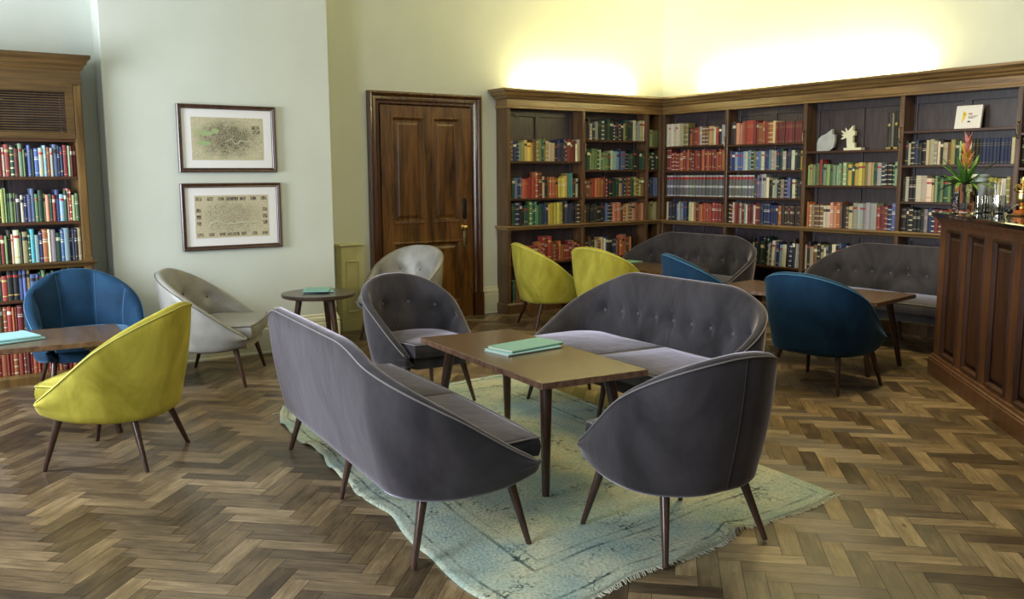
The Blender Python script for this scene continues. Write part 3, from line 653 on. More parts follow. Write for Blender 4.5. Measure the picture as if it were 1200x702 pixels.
# ------------------------------------------------------------------ seating
def seat_shell(root, w, yf, yb, r, zt, z0, mats, lean=.11, T=.05, rise=1.0, buttons=(), channels=0, nplan=64, zb=.245, seam=None, side_lean=.03, ease=.3):
    fab, pipe = mats
    # plan polyline from the left front tip round the back to the right front tip
    pts = []
    nar = .035
    Ls = yb-r-yf; k1 = 10
    for i in range(k1): t = i/k1; pts.append((-w+nar*(1-t)**2, yf+Ls*t))
    for i in range(17): a = PI - (PI/2)*i/16; pts.append((-w+r + r*math.cos(a), yb-r+r*math.sin(a)))
    k2 = max(1, int((w-r)*2/.05))
    if w-r > .02:
        for i in range(1, k2): pts.append((-w+r+2*(w-r)*i/k2, yb))
    for i in range(17 if w-r > .02 else 16): a = PI/2 - (PI/2)*(i if w-r > .02 else i+1)/16; pts.append((w-r + r*math.cos(a), yb-r+r*math.sin(a)))
    for i in range(k1-1, -1, -1): t = i/k1; pts.append((w-nar*(1-t)**2, yf+Ls*t))
    pts = [Vector((a, b, 0)) for a, b in pts]
    # resample
    acc = [0]
    for i in range(1, len(pts)): acc.append(acc[-1]+(pts[i]-pts[i-1]).length)
    tot = acc[-1]; n = max(nplan, int(tot/.018)); PL = []
    j = 0
    for i in range(n+1):
        s = tot*i/n
        while j < len(acc)-2 and acc[j+1] < s: j += 1
        t = (s-acc[j])/max(1e-9, acc[j+1]-acc[j]); PL.append(pts[j].lerp(pts[j+1], t))
    NR = []
    for i in range(n+1):
        d = PL[min(i+2, n)]-PL[max(i-2, 0)]; NR.append(Vector((-d.y, d.x, 0)).normalized())
    La = (Ls + PI/2*r)*rise
    def sf(a):
        u = min(1, a/La); return (1-ease)*math.sin(PI/2*u) + ease*(u*u*(3-2*u))
    mb = MB(); rings = []; rimpts = []; inner_fn = []
    MI = 18
    for i in range(n+1):
        s = tot*i/n; a = min(s, tot-s); q = sf(a); zr = z0+(zt-z0)*q
        tip = max(0, 1-a/.05)
        Ti = T*(1-.45*tip*tip); zbl = zb + .035*max(0, 1-a/.25)**2
        ln = side_lean+(lean-side_lean)*q
        def off(z): return ln*max(0, (z-.30)/(zt-.30))
        ring = []
        bb = .35
        outer = [(-.085, zbl+.004), (-.045, zbl), (-.020, zbl+.007), (-.006, zbl+.022), (0, zbl+.05)]
        H = max(.02, zr-(zbl+.05)); m_ = 7
        for o_, z in outer: ring.append((o_, min(z, zr-.012)))
        for k in range(1, m_+1): z = zbl+.05+H*k/m_ ; ring.append((off(z)+.012*math.sin(PI*k/m_), z))
        o1 = off(zr)
        for k in range(1, 5):
            an = PI*k/5; ring.append((o1-Ti/2+Ti/2*math.cos(an), zr+Ti/2*math.sin(an)*.8))
        ze = .335
        for k in range(MI+1):
            t = k/MI; z = zr+(ze-zr)*t if zr > ze else zr
            z = min(z, zr)
            o_ = off(z)-Ti-.018*math.sin(PI*min(1, t*1.15))
            for bx_, bz in buttons:
                dd = ((s-bx_)**2 + (z-bz)**2)
                o_ += .024*math.exp(-dd/.0011) + .014*math.exp(-dd/.006)
            if channels:
                c = abs(math.sin(PI*channels*(s/tot))); o_ -= .034*(c**.6) - .020
            ring.append((o_, z))
        R_ = [PL[i] + NR[i]*o_ + Vector((0, 0, z)) for o_, z in ring]
        rings.append(R_)
        rimpts.append(PL[i] + NR[i]*(o1+.002) + Vector((0, 0, zr+.004)))
    # rounded tips
    def pull(R_, d): 
        c = sum(R_, Vector())/len(R_); return [c+(p-c)*.6+d for p in R_]
    rings = [pull(rings[0], Vector((0, -.016, 0)))] + rings + [pull(rings[-1], Vector((0, -.016, 0)))]
    mb.loft(rings); mb.v = [tuple(v) for v in mb.v]
    # loft winds outward in either direction; recalculated below
    sh = mb.build('shell', fab, root, True, 60)
    import bmesh
    bm = bmesh.new(); bm.from_mesh(sh.data); bmesh.ops.recalc_face_normals(bm, faces=bm.faces); bm.to_mesh(sh.data); bm.free()
    pp = MB(); pp.tube(rimpts, .0036, 6); pp.build('piping', pipe, sh, True)
    if seam:
        for s in seam:
            i = int(round(s/tot*n))
            if w > .6: pts_ = None
            else: pts_ = [rings[i+1][k] + NR[i]*.0005 for k in range(3, 12)]
            if pts_: q = MB(); q.tube(pts_, .0018, 5); q.build('seam', fab, sh, True)
            if buttons and abs(s-tot/2) < .01:
                q = MB(); q.tube([rings[i+1][k] - NR[i]*.0005 for k in range(18, 34)], .0018, 5); q.build('seam', fab, sh, True)
    if channels:
        for k in range(1, channels):
            i = int(round(k/channels*n)); q = MB(); q.tube([rings[i+1][j] + NR[i]*-.0005 for j in range(16, 34)], .0030, 5); q.build('seam', M['blueseam'], sh, True)
    # buttons sit on the tufts
    for bx_, bz in buttons:
        i = int(round(bx_/tot*n)); R_ = rings[i+1]; best = min(R_[16:], key=lambda p: abs(p.z-bz))
        q = MB(); q.sphere((0, 0, 0), .013, 10, sc=(1, .5, 1)); o = q.build('button', M['greybutton'] if w != .42 and fab == M['grey'] else pipe, root, True)
        o.location = best - NR[i]*.003; o.rotation_euler = (0, 0, math.atan2(NR[i].y, NR[i].x)-PI/2)
    return PL, NR, tot

def dshape(PL, NR, inset, yfront, x0=None, x1=None):
    P = [p - q*inset for p, q in zip(PL, NR)]
    P = [Vector((p.x, max(p.y, yfront+.0), 0)) for p in P]
    xl, xr = P[0].x, P[-1].x
    fr = []
    for i in range(0, 9):
        t = i/8; x = xr+(xl-xr)*t; fr.append(Vector((x, yfront-.022*math.sin(PI*t)**.6, 0)))
    P = P + fr
    if x0 is not None: P = [Vector((min(max(p.x, x0), x1), p.y, 0)) for p in P]
    out = []
    for p in P:
        if not out or (p-out[-1]).length > .006: out.append(p)
    if (out[0]-out[-1]).length < .006: out.pop()
    return out

def cushion(root, name, loop, z0, z1, fab, pipe=None, crown=.018, sub=None):
    c = sum(loop, Vector())/len(loop)
    def ring(k, d, z):
        R_ = []
        for p in loop:
            v = p-c; l = v.length; R_.append(c + v*(max(0, (l-d))/l*k) + Vector((0, 0, z)))
        return R_
    h = z1-z0; e = min(.02, h*.35)
    rings = [ring(.2, 0, z0), ring(.85, 0, z0), ring(1, .006, z0+.002), ring(1, 0, z0+e), ring(1, -.004, z0+h*.5), ring(1, 0, z1-e), ring(1, .008, z1-.003), ring(1, .03, z1+.002)]
    for k in (.8, .6, .4, .2): rings.append(ring(k, .02*k, z1+crown*(1-k*k)))
    mb = MB(); mb.loft(rings)
    o = mb.build(name, fab, root, True, 60)
    import bmesh
    bm = bmesh.new(); bm.from_mesh(o.data); bmesh.ops.recalc_face_normals(bm, faces=bm.faces); bm.to_mesh(o.data); bm.free()
    if pipe:
        R_ = ring(1, .002, z1-.004); q = MB(); q.tube(R_+[R_[0], R_[1]], .004, 6); q.build('piping', pipe, o, True)
    return o

def leg(root, foot, top, r0=.0105, r1=.021, mat='legwood'):
    q = MB(); f, t = Vector(foot), Vector(top)
    q.tube([f, f+(t-f)*.02, f.lerp(t, .5), t], [r0, r0*1.08, (r0+r1)/2*1.02, r1], 12)
    # flat foot
    q.v = [(x, y, max(z, foot[2])) for x, y, z in q.v]
    return q.build('leg', M[mat], root, True)

def armchair(name, fabs, w=.31, fx=.265, yf=-.27, yb=.30, zt=.79, r=.255, buttons=6, fyb=.26, fyf=-.26, channels=0, z0=.352, lean=.08, bz=.60, brange=.62, seam=True):
    root = empty(name); fab, pipe = M[fabs[0]], M[fabs[1]]
    r = r or w-.005; tot = 2*(yb-r-yf)+PI*r+2*(w-r)
    bt = []
    if buttons:
        for k in range(buttons):
            t = (k/(buttons-1)-.5)*brange if buttons > 1 else 0; bt.append((tot*(.5+t), bz-.10*abs(t*2/brange)**2*brange))
    PL, NR, tt = seat_shell(root, w, yf, yb, r, zt, z0, (fab, pipe), lean=lean, rise=1.05, side_lean=.015, buttons=bt, channels=channels, seam=(tot*.5,) if seam else None)
    D = dshape(PL, NR, .085, yf+.005); mb = MB(); mb.loft([[p+Vector((0, 0, z)) for p in D] for z in (.262, .336)]); mb.build('seat_base', fab, root)
    cushion(root, 'seat_cushion', dshape(PL, NR, .058, yf-.035), .338, .425, fab, pipe)
    for sx in (-1, 1):
        leg(root, (sx*fx, fyf, 0), (sx*(w-.10), fyf+.07, .275)); leg(root, (sx*(fx-.01), fyb, 0), (sx*(w-.12), fyb-.09, .275))
    return root

def sofa(name, fabs, w=.915):
    root = empty(name); fab, pipe = M[fabs[0]], M[fabs[1]]; yf, yb, r, zt = -.28, .30, .24, .805
    tot = 2*(yb-r-yf)+PI*r+2*(w-r)
    bt = [(tot*.5 + (k-4)*.185, .565) for k in range(9)]
    PL, NR, tt = seat_shell(root, w, yf, yb, r, zt, .335, (fab, pipe), ease=.38, lean=.085, rise=1.32, buttons=bt, seam=(tot*.5,), side_lean=.03)
    D = dshape(PL, NR, .085, yf+.01); mb = MB(); mb.loft([[p+Vector((0, 0, z)) for p in D] for z in (.262, .336)]); mb.build('seat_base', fab, root)
    for a, b in ((-2, -.003), (.003, 2)):
        cushion(root, 'seat_cushion', dshape(PL, NR, .058, yf-.04, a, b), .338, .42, fab, pipe, .022)
    for x in (-.855, 0, .855):
        leg(root, (x, -.25, 0), (x*.93, -.19, .275)); leg(root, (x, .24, 0), (x*.93, .17, .275))
    return root

def place(o, x, y, fx, fy, z=0):
    o.location = (x, y, z); o.rotation_euler = (0, 0, math.atan2(fx, -fy)); return o

RZ_ = .0075   # rug thickness under the furniture that stands on it
gchair = armchair('armchair', ('grey', 'greypipe'), zt=.78)
tag(place(gchair, 2.60, 2.54, .085, .996, RZ_), 'grey velvet armchair nearest the camera, its back turned, on the rug corner', 'armchair', 'grey velvet tub armchairs')
c = copy_tree(gchair); c.scale = (.96, .96, 1.0)
c = tag(place(c, 2.885, 5.10, .03, -1, RZ_), 'grey velvet armchair facing us at the far end of the central table', 'armchair')
sf = sofa('sofa', ('grey', 'greypipe'))
ang1 = (.993, -.121)
tag(place(sf, 1.905, 3.66, *ang1, RZ_), 'grey velvet sofa seen from behind on the rug left of the central table', 'sofa', 'grey velvet two-seat sofas')
def shorter(o, k): o.scale = (k, 1, 1); return o
tag(place(shorter(copy_tree(sf), .90), 3.63, 3.90, -.995, .09, RZ_), 'grey velvet buttoned sofa facing us on the right side of the central table', 'sofa')
tag(place(shorter(copy_tree(sf), .93), 6.93, 6.78, -1, 0), 'grey velvet sofa in the far corner between the bookcases and the blue chair', 'sofa')
tag(place(shorter(copy_tree(sf), .93), 7.10, 4.47, -1, 0), 'grey velvet sofa against the right wall bookcase, partly hidden by the bar', 'sofa')
ychair = armchair('armchair', ('yellow', 'yellowpipe'), zt=.795, buttons=0, seam=False)
tag(place(ychair, 1.016, 4.995, -.785, .62), 'chartreuse yellow velvet armchair in the left foreground, back to us', 'armchair', 'chartreuse velvet armchairs')
tag(place(copy_tree(ychair), 5.42, 6.97, .96, -.28), 'yellow velvet armchair at the foot of the bookcase beside the door', 'armchair')
tag(place(copy_tree(ychair), 5.62, 6.30, .99, .12), 'yellow velvet armchair mostly hidden behind the facing grey sofa', 'armchair')
bchair = armchair('armchair', ('blue', 'bluepipe'), w=.335, fx=.29, zt=.785, buttons=0, seam=False)
tag(place(bchair, 5.37, 3.84, .998, .06), 'blue velvet armchair on the bare floor left of the bar', 'armchair', 'plain blue velvet armchairs')
tag(place(copy_tree(bchair), 5.72, 5.22, .90, -.42), 'blue velvet armchair with only its top showing over the grey sofa', 'armchair')
sc_ = armchair('armchair', ('blue', 'bluepipe'), w=.34, fx=.29, zt=.80, yf=-.27, yb=.29, r=.31, buttons=0, channels=7, seam=False)
tag(place(sc_, 1.20, 6.68, .0, -1), 'blue velvet channel-backed armchair in front of the louvred bookcase', 'armchair')
lw = armchair('armchair', ('leather', 'leatherpipe'), w=.42, fx=.37, zt=.78, r=.33, buttons=5, brange=.5, seam=False)
tag(place(lw, 2.055, 6.60, .863, -.505), 'wide grey leather armchair under the framed maps', 'armchair')
l2 = armchair('armchair', ('leather', 'leatherpipe'), w=.32, fx=.265, zt=.80, buttons=5, brange=.5, seam=False)
tag(place(l2, 3.90, 7.22, -.9, -.43), 'pale grey buttoned armchair in front of the panelled door', 'armchair')

# ------------------------------------------------------------------ tables
def table(name, cx, cy, rz, lx, ly, z=.55, zoff=0, th=.03, feet=None):
    root = empty(name, (cx, cy, zoff), rz); z -= zoff
    m = MB(); m.box((-lx/2, -ly/2, z-th), (lx/2, ly/2, z), c=.002)
    m.m = [1 if k in (1, 2, 3, 4, 5, 6, 7, 8) else 0 for k in range(len(m.f))]
    m.build('tabletop', [M['tablewood'], M['tableedge']], root)
    r = MB(); r.box((-lx/2+.20, -.02, z-th-.03), (lx/2-.20, .02, z-th)); 
    for s in (-1, 1): r.box((s*(lx/2-.19)-.03, -ly/2+.10, z-th-.03), (s*(lx/2-.19)+.03, ly/2-.10, z-th))
    r.build('rail', M['legwood'], root)
    for sx in (-1, 1):
        for sy in (-1, 1):
            leg(root, (sx*(lx/2-.07), sy*(ly/2-.06), 0), (sx*(lx/2-.16), sy*(ly/2-.115), z-th), .0165, .029)
    return root
t = table('coffee_table', 2.727, 3.74, math.radians(90-6.5), 1.335, .575, zoff=RZ_)
tag(t, 'brown wooden coffee table in the middle of the aqua rug', 'table')
t = table('coffee_table', .55, 5.78, math.radians(-6), 1.34, .62)
tag(t, 'dark wooden coffee table cut by the left edge of the picture', 'table')
t = table('coffee_table', 6.32, 6.72, math.radians(90), 1.34, .60)
tag(t, 'dark wooden coffee table before the sofa in the far corner', 'table')
t = table('coffee_table', 5.98, 4.44, math.radians(90+9), 1.40, .66)
tag(t, 'dark wooden coffee table between the blue chair and the wall sofa', 'table')
rt = tag(empty('side_table', (2.88, 6.67, 0)), 'small round dark side table by the chimney breast', 'table')
m = MB(); m.lathe([(.262, .515), (.283, .522), (.287, .532), (.287, .546), (.283, .550)], 48); m.build('tabletop', M['darktable'], rt, True, 30)
m = MB()
for k in range(3):
    a = math.radians(45)+2*PI*k/3; T = RZ(a); m.box((0, -.022, .488), (.17, .022, .515), T=T)
m.build('rail', M['legwood'], rt)
for k in range(3):
    a = math.radians(45)+2*PI*k/3; leg(rt, (.235*math.cos(a), .235*math.sin(a), 0), (.15*math.cos(a), .15*math.sin(a), .512), .0145, .026)

# menus / folders
def menu(cx, cy, z, rz, w, d, h, cover, label, group=None):
    root = tag(empty('menu_folder', (cx, cy, z), rz), label, 'menu', group)
    m = MB(); m.box((-w/2, -d/2+.003, .0), (w/2, d/2, .002)); m.box((-w/2, -d/2+.003, h-.002), (w/2, d/2, h))
    n = 6; rr = [[(x, -d/2+.003-.5*h*math.sin(PI*i/n), h/2-h/2*math.cos(PI*i/n)) for i in range(n+1)] for x in (-w/2, w/2)]
    k = len(m.v); pts0, pts1 = rr; vs = pts0+pts1; m.add(vs, [(i, i+1, i+2+n, i+1+n) for i in range(n)])
    m.build('cover', M[cover], root)
    m = MB(); m.box((-w/2+.004, -d/2+.004, .002), (w/2-.006, d/2-.006, h-.002)); m.build('pages', M['paper'], root)
    return root
a = math.atan2(3.736-3.707, 2.937-2.551)
menu(2.765, 3.80, .5505, a+.0, .36, .20, .012, 'skyteal', 'lower pale blue menu folder on the central coffee table', 'menu folders stacked on the central table')
menu(2.79, 3.81, .563, a+.06, .37, .19, .013, 'teal', 'teal menu folder topmost on the central coffee table', 'menu folders stacked on the central table')
menu(.60, 5.74, .5505, .30, .34, .24, .012, 'skyteal', 'lower pale blue menu folder on the left-edge table', 'menu folders stacked on the left table')
menu(.585, 5.75, .563, .22, .34, .24, .013, 'skyteal', 'pale blue menu folder topmost on the left-edge table', 'menu folders stacked on the left table')
menu(2.92, 6.76, .5505, -.30, .21, .25, .010, 'skyteal', 'lower blue menu folder on the round side table', 'menu folders on the round table')
menu(2.90, 6.73, .561, -.55, .20, .26, .010, 'teal', 'teal menu folder topmost on the round side table', 'menu folders on the round table')
menu(6.42, 7.02, .5505, .1, .30, .21, .012, 'teal', 'green menu folder on the table in the far corner')

# ------------------------------------------------------------------ rug
def rug():
    c = [Vector((1.60, 2.27, 0)), Vector((3.53, 2.42, 0)), Vector((3.83, 5.42, 0)), Vector((1.965, 5.32, 0))]
    nu, nv = 70, 110; vs, fs = [], []; uvs = []
    rnd = random.Random(4); ph = [rnd.uniform(0, 6) for _ in range(8)]
    def zf(p, u, v):
        z = .0065 + .0012*math.sin(p.x*9+ph[0])*math.sin(p.y*7+ph[1])
        e = max(0, 1-v/.045)       # ripple on the near edge
        z += .022*max(0, 1-v/.10)*math.exp(-((u-.62)/.035)**2) + .012*max(0, 1-v/.16)*math.exp(-((u-.30)/.06)**2)
        z += .016*max(0, 1-u/.05)*(math.sin(v*41+ph[2])**2)*(1 if .45 < v < .98 else .2)
        return max(.004, z)
    def pt(u, v):
        p = c[0]*(1-u)*(1-v)+c[1]*u*(1-v)+c[2]*u*v+c[3]*(1-u)*v
        p.x += .014*math.sin(v*19+ph[3])*(1-u)**6 + .010*math.sin(v*37+ph[4])*(1-u)**8
        p.y += .012*math.sin(u*17+ph[5])*(1-v)**8 + .03*max(0, 1-v/.10)*math.exp(-((u-.64)/.04)**2)
        return p
    for j in range(nv+1):
        for i in range(nu+1):
            u, v = i/nu, j/nv; p = pt(u, v); z = zf(p, u, v)
            # curled far left corner
            q = (u + (1-v)*1.6)
            if q < .11: k = (.11-q)/.11; z += .05*k; p.x += .05*k; p.y -= .03*k
            vs.append((p.x, p.y, z)); uvs.append(((u-.5)*1.93, (v-.5)*3.07))
    W = nu+1
    for j in range(nv):
        for i in range(nu): a = j*W+i; fs.append((a, a+1, a+1+W, a+W))
    b = len(vs); rim = [i for i in range(W)] + [j*W+nu for j in range(1, nv+1)] + [nv*W+i for i in range(nu-1, -1, -1)] + [j*W for j in range(nv-1, 0, -1)]
    for k in rim: x, y, z = vs[k]; vs.append((x, y, max(.0005, z-.0062))); uvs.append(uvs[k])
    for k in range(len(rim)): k2 = (k+1) % len(rim); fs.append((rim[k], b+k, b+k2, rim[k2]))
    me = bpy.data.meshes.new('rug'); me.from_pydata(vs, [], fs); me.materials.append(M['rug'])
    uv = me.uv_layers.new(name='rug')
    for l in me.loops: uv.data[l.index].uv = uvs[l.vertex_index]
    me.polygons.foreach_set('use_smooth', [True]*len(me.polygons))
    o = bpy.data.objects.new('rug', me); COL.objects.link(o)
    tag(o, 'faded aqua oriental rug with fringed ends under the central table', 'rug')
    mb = MB()
    for v, s in ((0, -1), (1, 1)):
        for k in range(330):
            u = (k+.5)/330; p = pt(u, v); z = zf(p, u, v); l = rnd.uniform(.012, .026); dx = rnd.uniform(-.006, .006)
            mb.tube([(p.x, p.y, z-.002), (p.x+dx, p.y+s*l*.5, max(.003, z-.004)), (p.x+dx*2, p.y+s*l, .0025)], .0016, 3)
    q = mb.build('fringe', M['fringe'], o); q['kind'] = 'stuff'
rug()

# ------------------------------------------------------------------ bar
t_ = Vector((-.70711, -.70711, 0)); n_ = Vector((-.70711, .70711, 0)); C0 = Vector((6.31, 3.578, 0))
TB = Matrix.Translation(C0) @ Matrix.Rotation(math.radians(225), 4, 'Z')   # local x along the front away from the wall, local -y... outward
# local +x = (-.707,-.707); local +y = (.707,-.707) (into the bar)
bar = tag(empty('bar_counter'), 'mahogany panelled bar counter with a black polished top', 'bar')
def putbar(mb, name, mat, sm=False, bev=0):
    mb.v = [tuple(TB @ Vector(p)) for p in mb.v]; return mb.build(name, mat, bar, sm, 30, bev)
BL = 4.2; BD = .62
m = MB(); m.box((0, .018, 0), (BL, BD, 1.13))
zp0, zp1 = .165, 1.055
xs = [.165+.468*k for k in range(9)]
pan = [(x, x+.33) for x in xs if x+.4 < BL]
m.box((0, 0, .10), (BL, .018, zp0)); m.box((0, 0, zp1), (BL, .018, 1.13))
pv = 0
for a, b in pan + [(BL, BL)]: m.box((pv, 0, zp0), (a, .018, zp1)); pv = b
putbar(m, 'body', M['barwood'])
for a, b in pan:
    m = MB()
    def ring(i, y): return [(a+i, y, zp0+i), (b-i, y, zp0+i), (b-i, y, zp1-i), (a+i, y, zp1-i)]
    m.loft([ring(-.006, 0), ring(.002, -.009), ring(.014, -.006), ring(.022, .008), ring(.028, .014)], caps=False)
    m.loft([ring(.028, .0145), ring(.05, .0145), ring(.065, .008)][::1], caps=True); putbar(m, 'panel', M['barpanel'])
m = MB(); m.sweep([(0, 0), (.03, 0), (.03, .105), (.024, .112), (.026, .122), (.016, .130), (.012, .145), (0, .15)], (0, 0, 0), (BL, 0, 0), (0, -1, 0), 0, 1, 0)
m.sweep([(0, 0), (.03, 0), (.03, .105), (.024, .112), (.026, .122), (.016, .130), (.012, .145), (0, .15)], (0, BD, 0), (0, 0, 0), (-1, 0, 0), 0, 0, 1)
putbar(m, 'plinth', M['barwood'])
m = MB(); m.sweep([(0, 1.09), (.008, 1.09), (.014, 1.11), (.026, 1.125), (.03, 1.138), (0, 1.138)], (0, 0, 0), (BL, 0, 0), (0, -1, 0), 0, 1, 0); putbar(m, 'moulding', M['barwood'])
m = MB(); m.box((-.045, -.05, 1.138), (BL, BD+.05, 1.17), c=.006); putbar(m, 'countertop', M['bartop'])

def barpt(s, d): p = C0 + t_*s - n_*d; return p.x, p.y
# vase with bromeliad
def xy_at(X, Y, z):
    v = Fv + rv*((X-600)/f_px) - uv_*((Y-351)/f_px); k = (z-HCAM)/v.z; return v.x*k, v.y*k
vx, vy = 6.27, 3.40
vase = tag(empty('glass_vase', (vx, vy, 1.1705), math.radians(52)), 'square clear glass vase on the bar end holding the flower', 'vase')
m = MB(); w = .056; hh = .215
def sq(i, z): return [(-w+i, -w+i, z), (w-i, -w+i, z), (w-i, w-i, z), (-w+i, w-i, z)]
m.loft([sq(.004, 0), sq(0, .005), sq(0, hh), sq(.006, hh), sq(.006, .018)]); m.build('glass', M['glass'], vase)
m = MB(); m.loft([sq(.0064, .019), sq(.0064, .15)]); m.build('water', M['water'], vase)
pl = tag(empty('bromeliad', (vx, vy, 1.1705), 0), 'green leafy bromeliad with an orange and pink flower spike in the glass vase', 'flower')
def leafmesh(mb, base, az, length, rise, droop, wid, n=9):
    d = Vector((math.cos(az), math.sin(az), 0)); side = Vector((-d.y, d.x, 0)); rows = []
    for i in range(n+1):
        t = i/n; p = Vector(base) + d*length*t*(1-.12*t) + Vector((0, 0, rise*t - droop*t*t))
        ww = wid*(.5+1.1*t)*(1-t**2.2)+.0008
        rows.append([p-side*ww, p+Vector((0, 0, -ww*.35)), p+side*ww, p+Vector((0, 0, -ww*.35+.0012))])
    mb.loft(rows)
rnd = random.Random(8)
for k in range(36):
    m = MB(); az = k*2.399; ln = rnd.uniform(.11, .20); ri = rnd.uniform(.04, .20); leafmesh(m, (0, 0, .20), az, ln*1.45, ri*1.15, rnd.uniform(.0, .14), .017)
    m.build('leaf', M['leaf'], pl, True)
m = MB(); m.tube([(0, 0, .02), (0, 0, .28), (.005, 0, .42)], .007, 8); m.build('stem', M['leaf'], pl, True)
for k in range(20):
    t = k/20; m = MB(); leafmesh(m, (.004, 0, .30+.20*t), k*2.4, .075*(1-.65*t), .09, .01, .018*(1.1-.5*t), 6); m.build('bract', M['petal'] if t < .6 else M['petalpink'], pl, True)
# fluted white cups in silver tumblers
def tumbler(X, Y, hh, r, label, zc, nest=1):
    x, y = xy_at(X, Y, 1.17)
    t0 = tag(empty('silver_tumbler', (x, y, 1.1705)), label[0], 'tumbler', 'silver tumblers on the bar')
    m = MB(); m.lathe([(r*.72, 0), (r*.80, .004), (r*.78, .010), (r*.98, .035), (r, hh*.6), (r*.93, hh), (r*.88, hh), (r*.9, hh*.6), (r*.85, .04), (r*.5, .014)], 28); m.build('cup', M['silver'], t0, True, 60)
    if zc:
        c0 = tag(empty('paper_cup', (x, y, 1.1705)), label[1], 'cup', 'white fluted cups in silver tumblers')
        m = MB(); n = 48; prof = [(r*.45, .02), (r*.74, hh*.85), (r*1.0, hh+.02), (r*1.55, hh+zc), (r*1.5, hh+zc), (r*.94, hh+.02), (r*.40, .03)]
        m.loft([[((q*(1+.03*math.cos(16*2*PI*j/n)))*math.cos(2*PI*j/n), (q*(1+.03*math.cos(16*2*PI*j/n)))*math.sin(2*PI*j/n), z) for j in range(n)] for q, z in prof]); m.build('cup', M['porcelain'], c0, True, 60)
    return x, y
tumbler(1146, 250, .12, .037, ('silver tumbler beside the glass vase', 'tallest white fluted cup, beside the flower'), .15)
tumbler(1156, 249, .12, .040, ('silver tumbler in the middle of the three', 'white fluted cup in the middle tumbler'), .09)
x, y = tumbler(1170, 250.5, .125, .044, ('silver tumbler right of the other two, holding paper straws', ''), 0)
for k in range(8):
    m = MB(); a = k*.8; m.tube([(x+.012*math.cos(a), y+.012*math.sin(a), 1.188), (x+.034*math.cos(a), y+.034*math.sin(a), 1.37+.012*(k % 3))], .0048, 8)
    o = m.build('paper_straw', M['porcelain'], None, True); tag(o, 'white paper straw standing in the right-hand silver tumbler', 'straw', 'white straws in the right tumbler')
m = MB(); xx, yy = xy_at(1160, 252, 1.17)
# brass ornament with amber tray at the picture's right edge
ox, oy = xy_at(1197, 253, 1.17)
orn = tag(empty('drinks_stand', (ox, oy, 1.1705), .7), 'ornate brass and silver drinks stand at the right end of the bar view', 'stand')
m = MB(); m.lathe([(.075, 0), (.078, .006), (.060, .012), (.050, .014)], 28); m.build('base', M['agedbrass'], orn, True)
m = MB(); m.lathe([(.048, .014), (.050, .035), (.046, .036)], 28); m.build('amber_dish', M['amber'], orn, True)
m = MB(); m.lathe([(.012, .036), (.020, .05), (.010, .065), (.034, .085), (.040, .115), (.036, .15), (.044, .158), (.044, .164), (.014, .168), (.010, .19), (.022, .21), (.016, .235), (.004, .25)], 24); m.build('column', M['brass'], orn, True)
for k in range(4):
    a = k*PI/2+.4; m = MB(); m.tube([(.015*math.cos(a), .015*math.sin(a), .18), (.05*math.cos(a), .05*math.sin(a), .20), (.065*math.cos(a), .065*math.sin(a), .175), (.05*math.cos(a), .05*math.sin(a), .16)], .005, 8); m.build('scroll_arm', M['brass'], orn, True)
lx, ly = xy_at(1183, 251, 1.17)
ld = tag(empty('ladle', (lx, ly, 1.1705), 0), 'black ball-ended ladle lying before the brass stand', 'ladle')
m = MB(); m.sphere((0, 0, .0205), .020, 16); m.build('ball', M['blackiron'], ld, True)
m = MB(); m.tube([(.012, 0, .034), (.045, -.03, .066), (.06, -.04, .08)], .0035, 8); m.build('shaft', M['silver'], ld, True)

# ------------------------------------------------------------------ trophies and plaque on the shelves
def onB(y, z, d=.07): return (XB+d, y, z)
lf = tag(empty('leaf_award', onB(5.625, 1.669), -PI/2), 'silver grey leaf-shaped award on the trophy shelf', 'award', 'awards on the trophy shelf')
def slab(pts, th): m = MB(); m.loft([[(x, 0, z) for x, z in pts], [(x, th, z) for x, z in pts]]); return m
arc = [(.10*math.sin(a)*.0, 0) for a in ()]
pts = [(-.10, 0), (.04, 0), (.085, .03), (.10, .08), (.10, .155), (.072, .158), (.068, .21), (0.0, .165), (-.05, .15), (-.085, .12), (-.10, .08)]
slab(pts, .03).build('plaque', M['slate'], lf)
aw = tag(empty('palm_award', onB(5.335, 1.669), -PI/2), 'cream award with a palm sprig and stepped upright on a flat foot', 'award', 'awards on the trophy shelf')
m = MB(); m.box((-.08, -.01, 0), (.11, .05, .024)); m.build('foot', M['whiteaward'], aw)
slab([(-.05, .024), (.03, .024), (.03, .07), (.01, .07), (.01, .14), (.03, .14), (.03, .18), (.008, .18), (.008, .235), (-.045, .185), (-.06, .12), (-.055, .05)], .03).build('upright', M['whiteaward'], aw)
for a, l in ((2.6, .11), (3.05, .085), (2.0, .095), (3.5, .10)):
    m = MB(); leafmesh(m, (0, 0, 0), 0, l, 0, 0, .012, 6); o = m.build('sprig', M['whiteaward'], aw, True)
    o.location = (-.05, .015, .14); o.rotation_euler = (PI/2, -a, 0)
for y_, w_, h_, lb in ((4.935, .035, .33, 'left glass column award at the right end of the trophy shelf'), (4.865, .030, .34, 'right glass column award at the end of the trophy shelf')):
    g = tag(empty('glass_award', onB(y_, 1.669, .05), -PI/2), lb, 'award', 'awards on the trophy shelf')
    m = MB(); m.box((-w_/2-.006, -.004, 0), (w_/2+.006, .044, .018)); m.build('base', M['brass'], g)
    m = MB(); m.box((-w_/2, 0, .018), (w_/2, .04, h_), c=.004); m.build('column', M['glass'], g)
    m = MB(); T = Matrix.Translation((0, -.002, h_*.66)) @ Matrix.Rotation(PI/2, 4, 'X'); m.lathe([(.014, 0), (.014, .003)], 16, T=T); m.build('medallion', M['brass'], g)
pq = tag(empty('certificate_plaque', (XB+.055, 4.215, 1.8222), -PI/2), 'white square certificate plaque with a yellow triangle leaning on the top shelf', 'plaque')
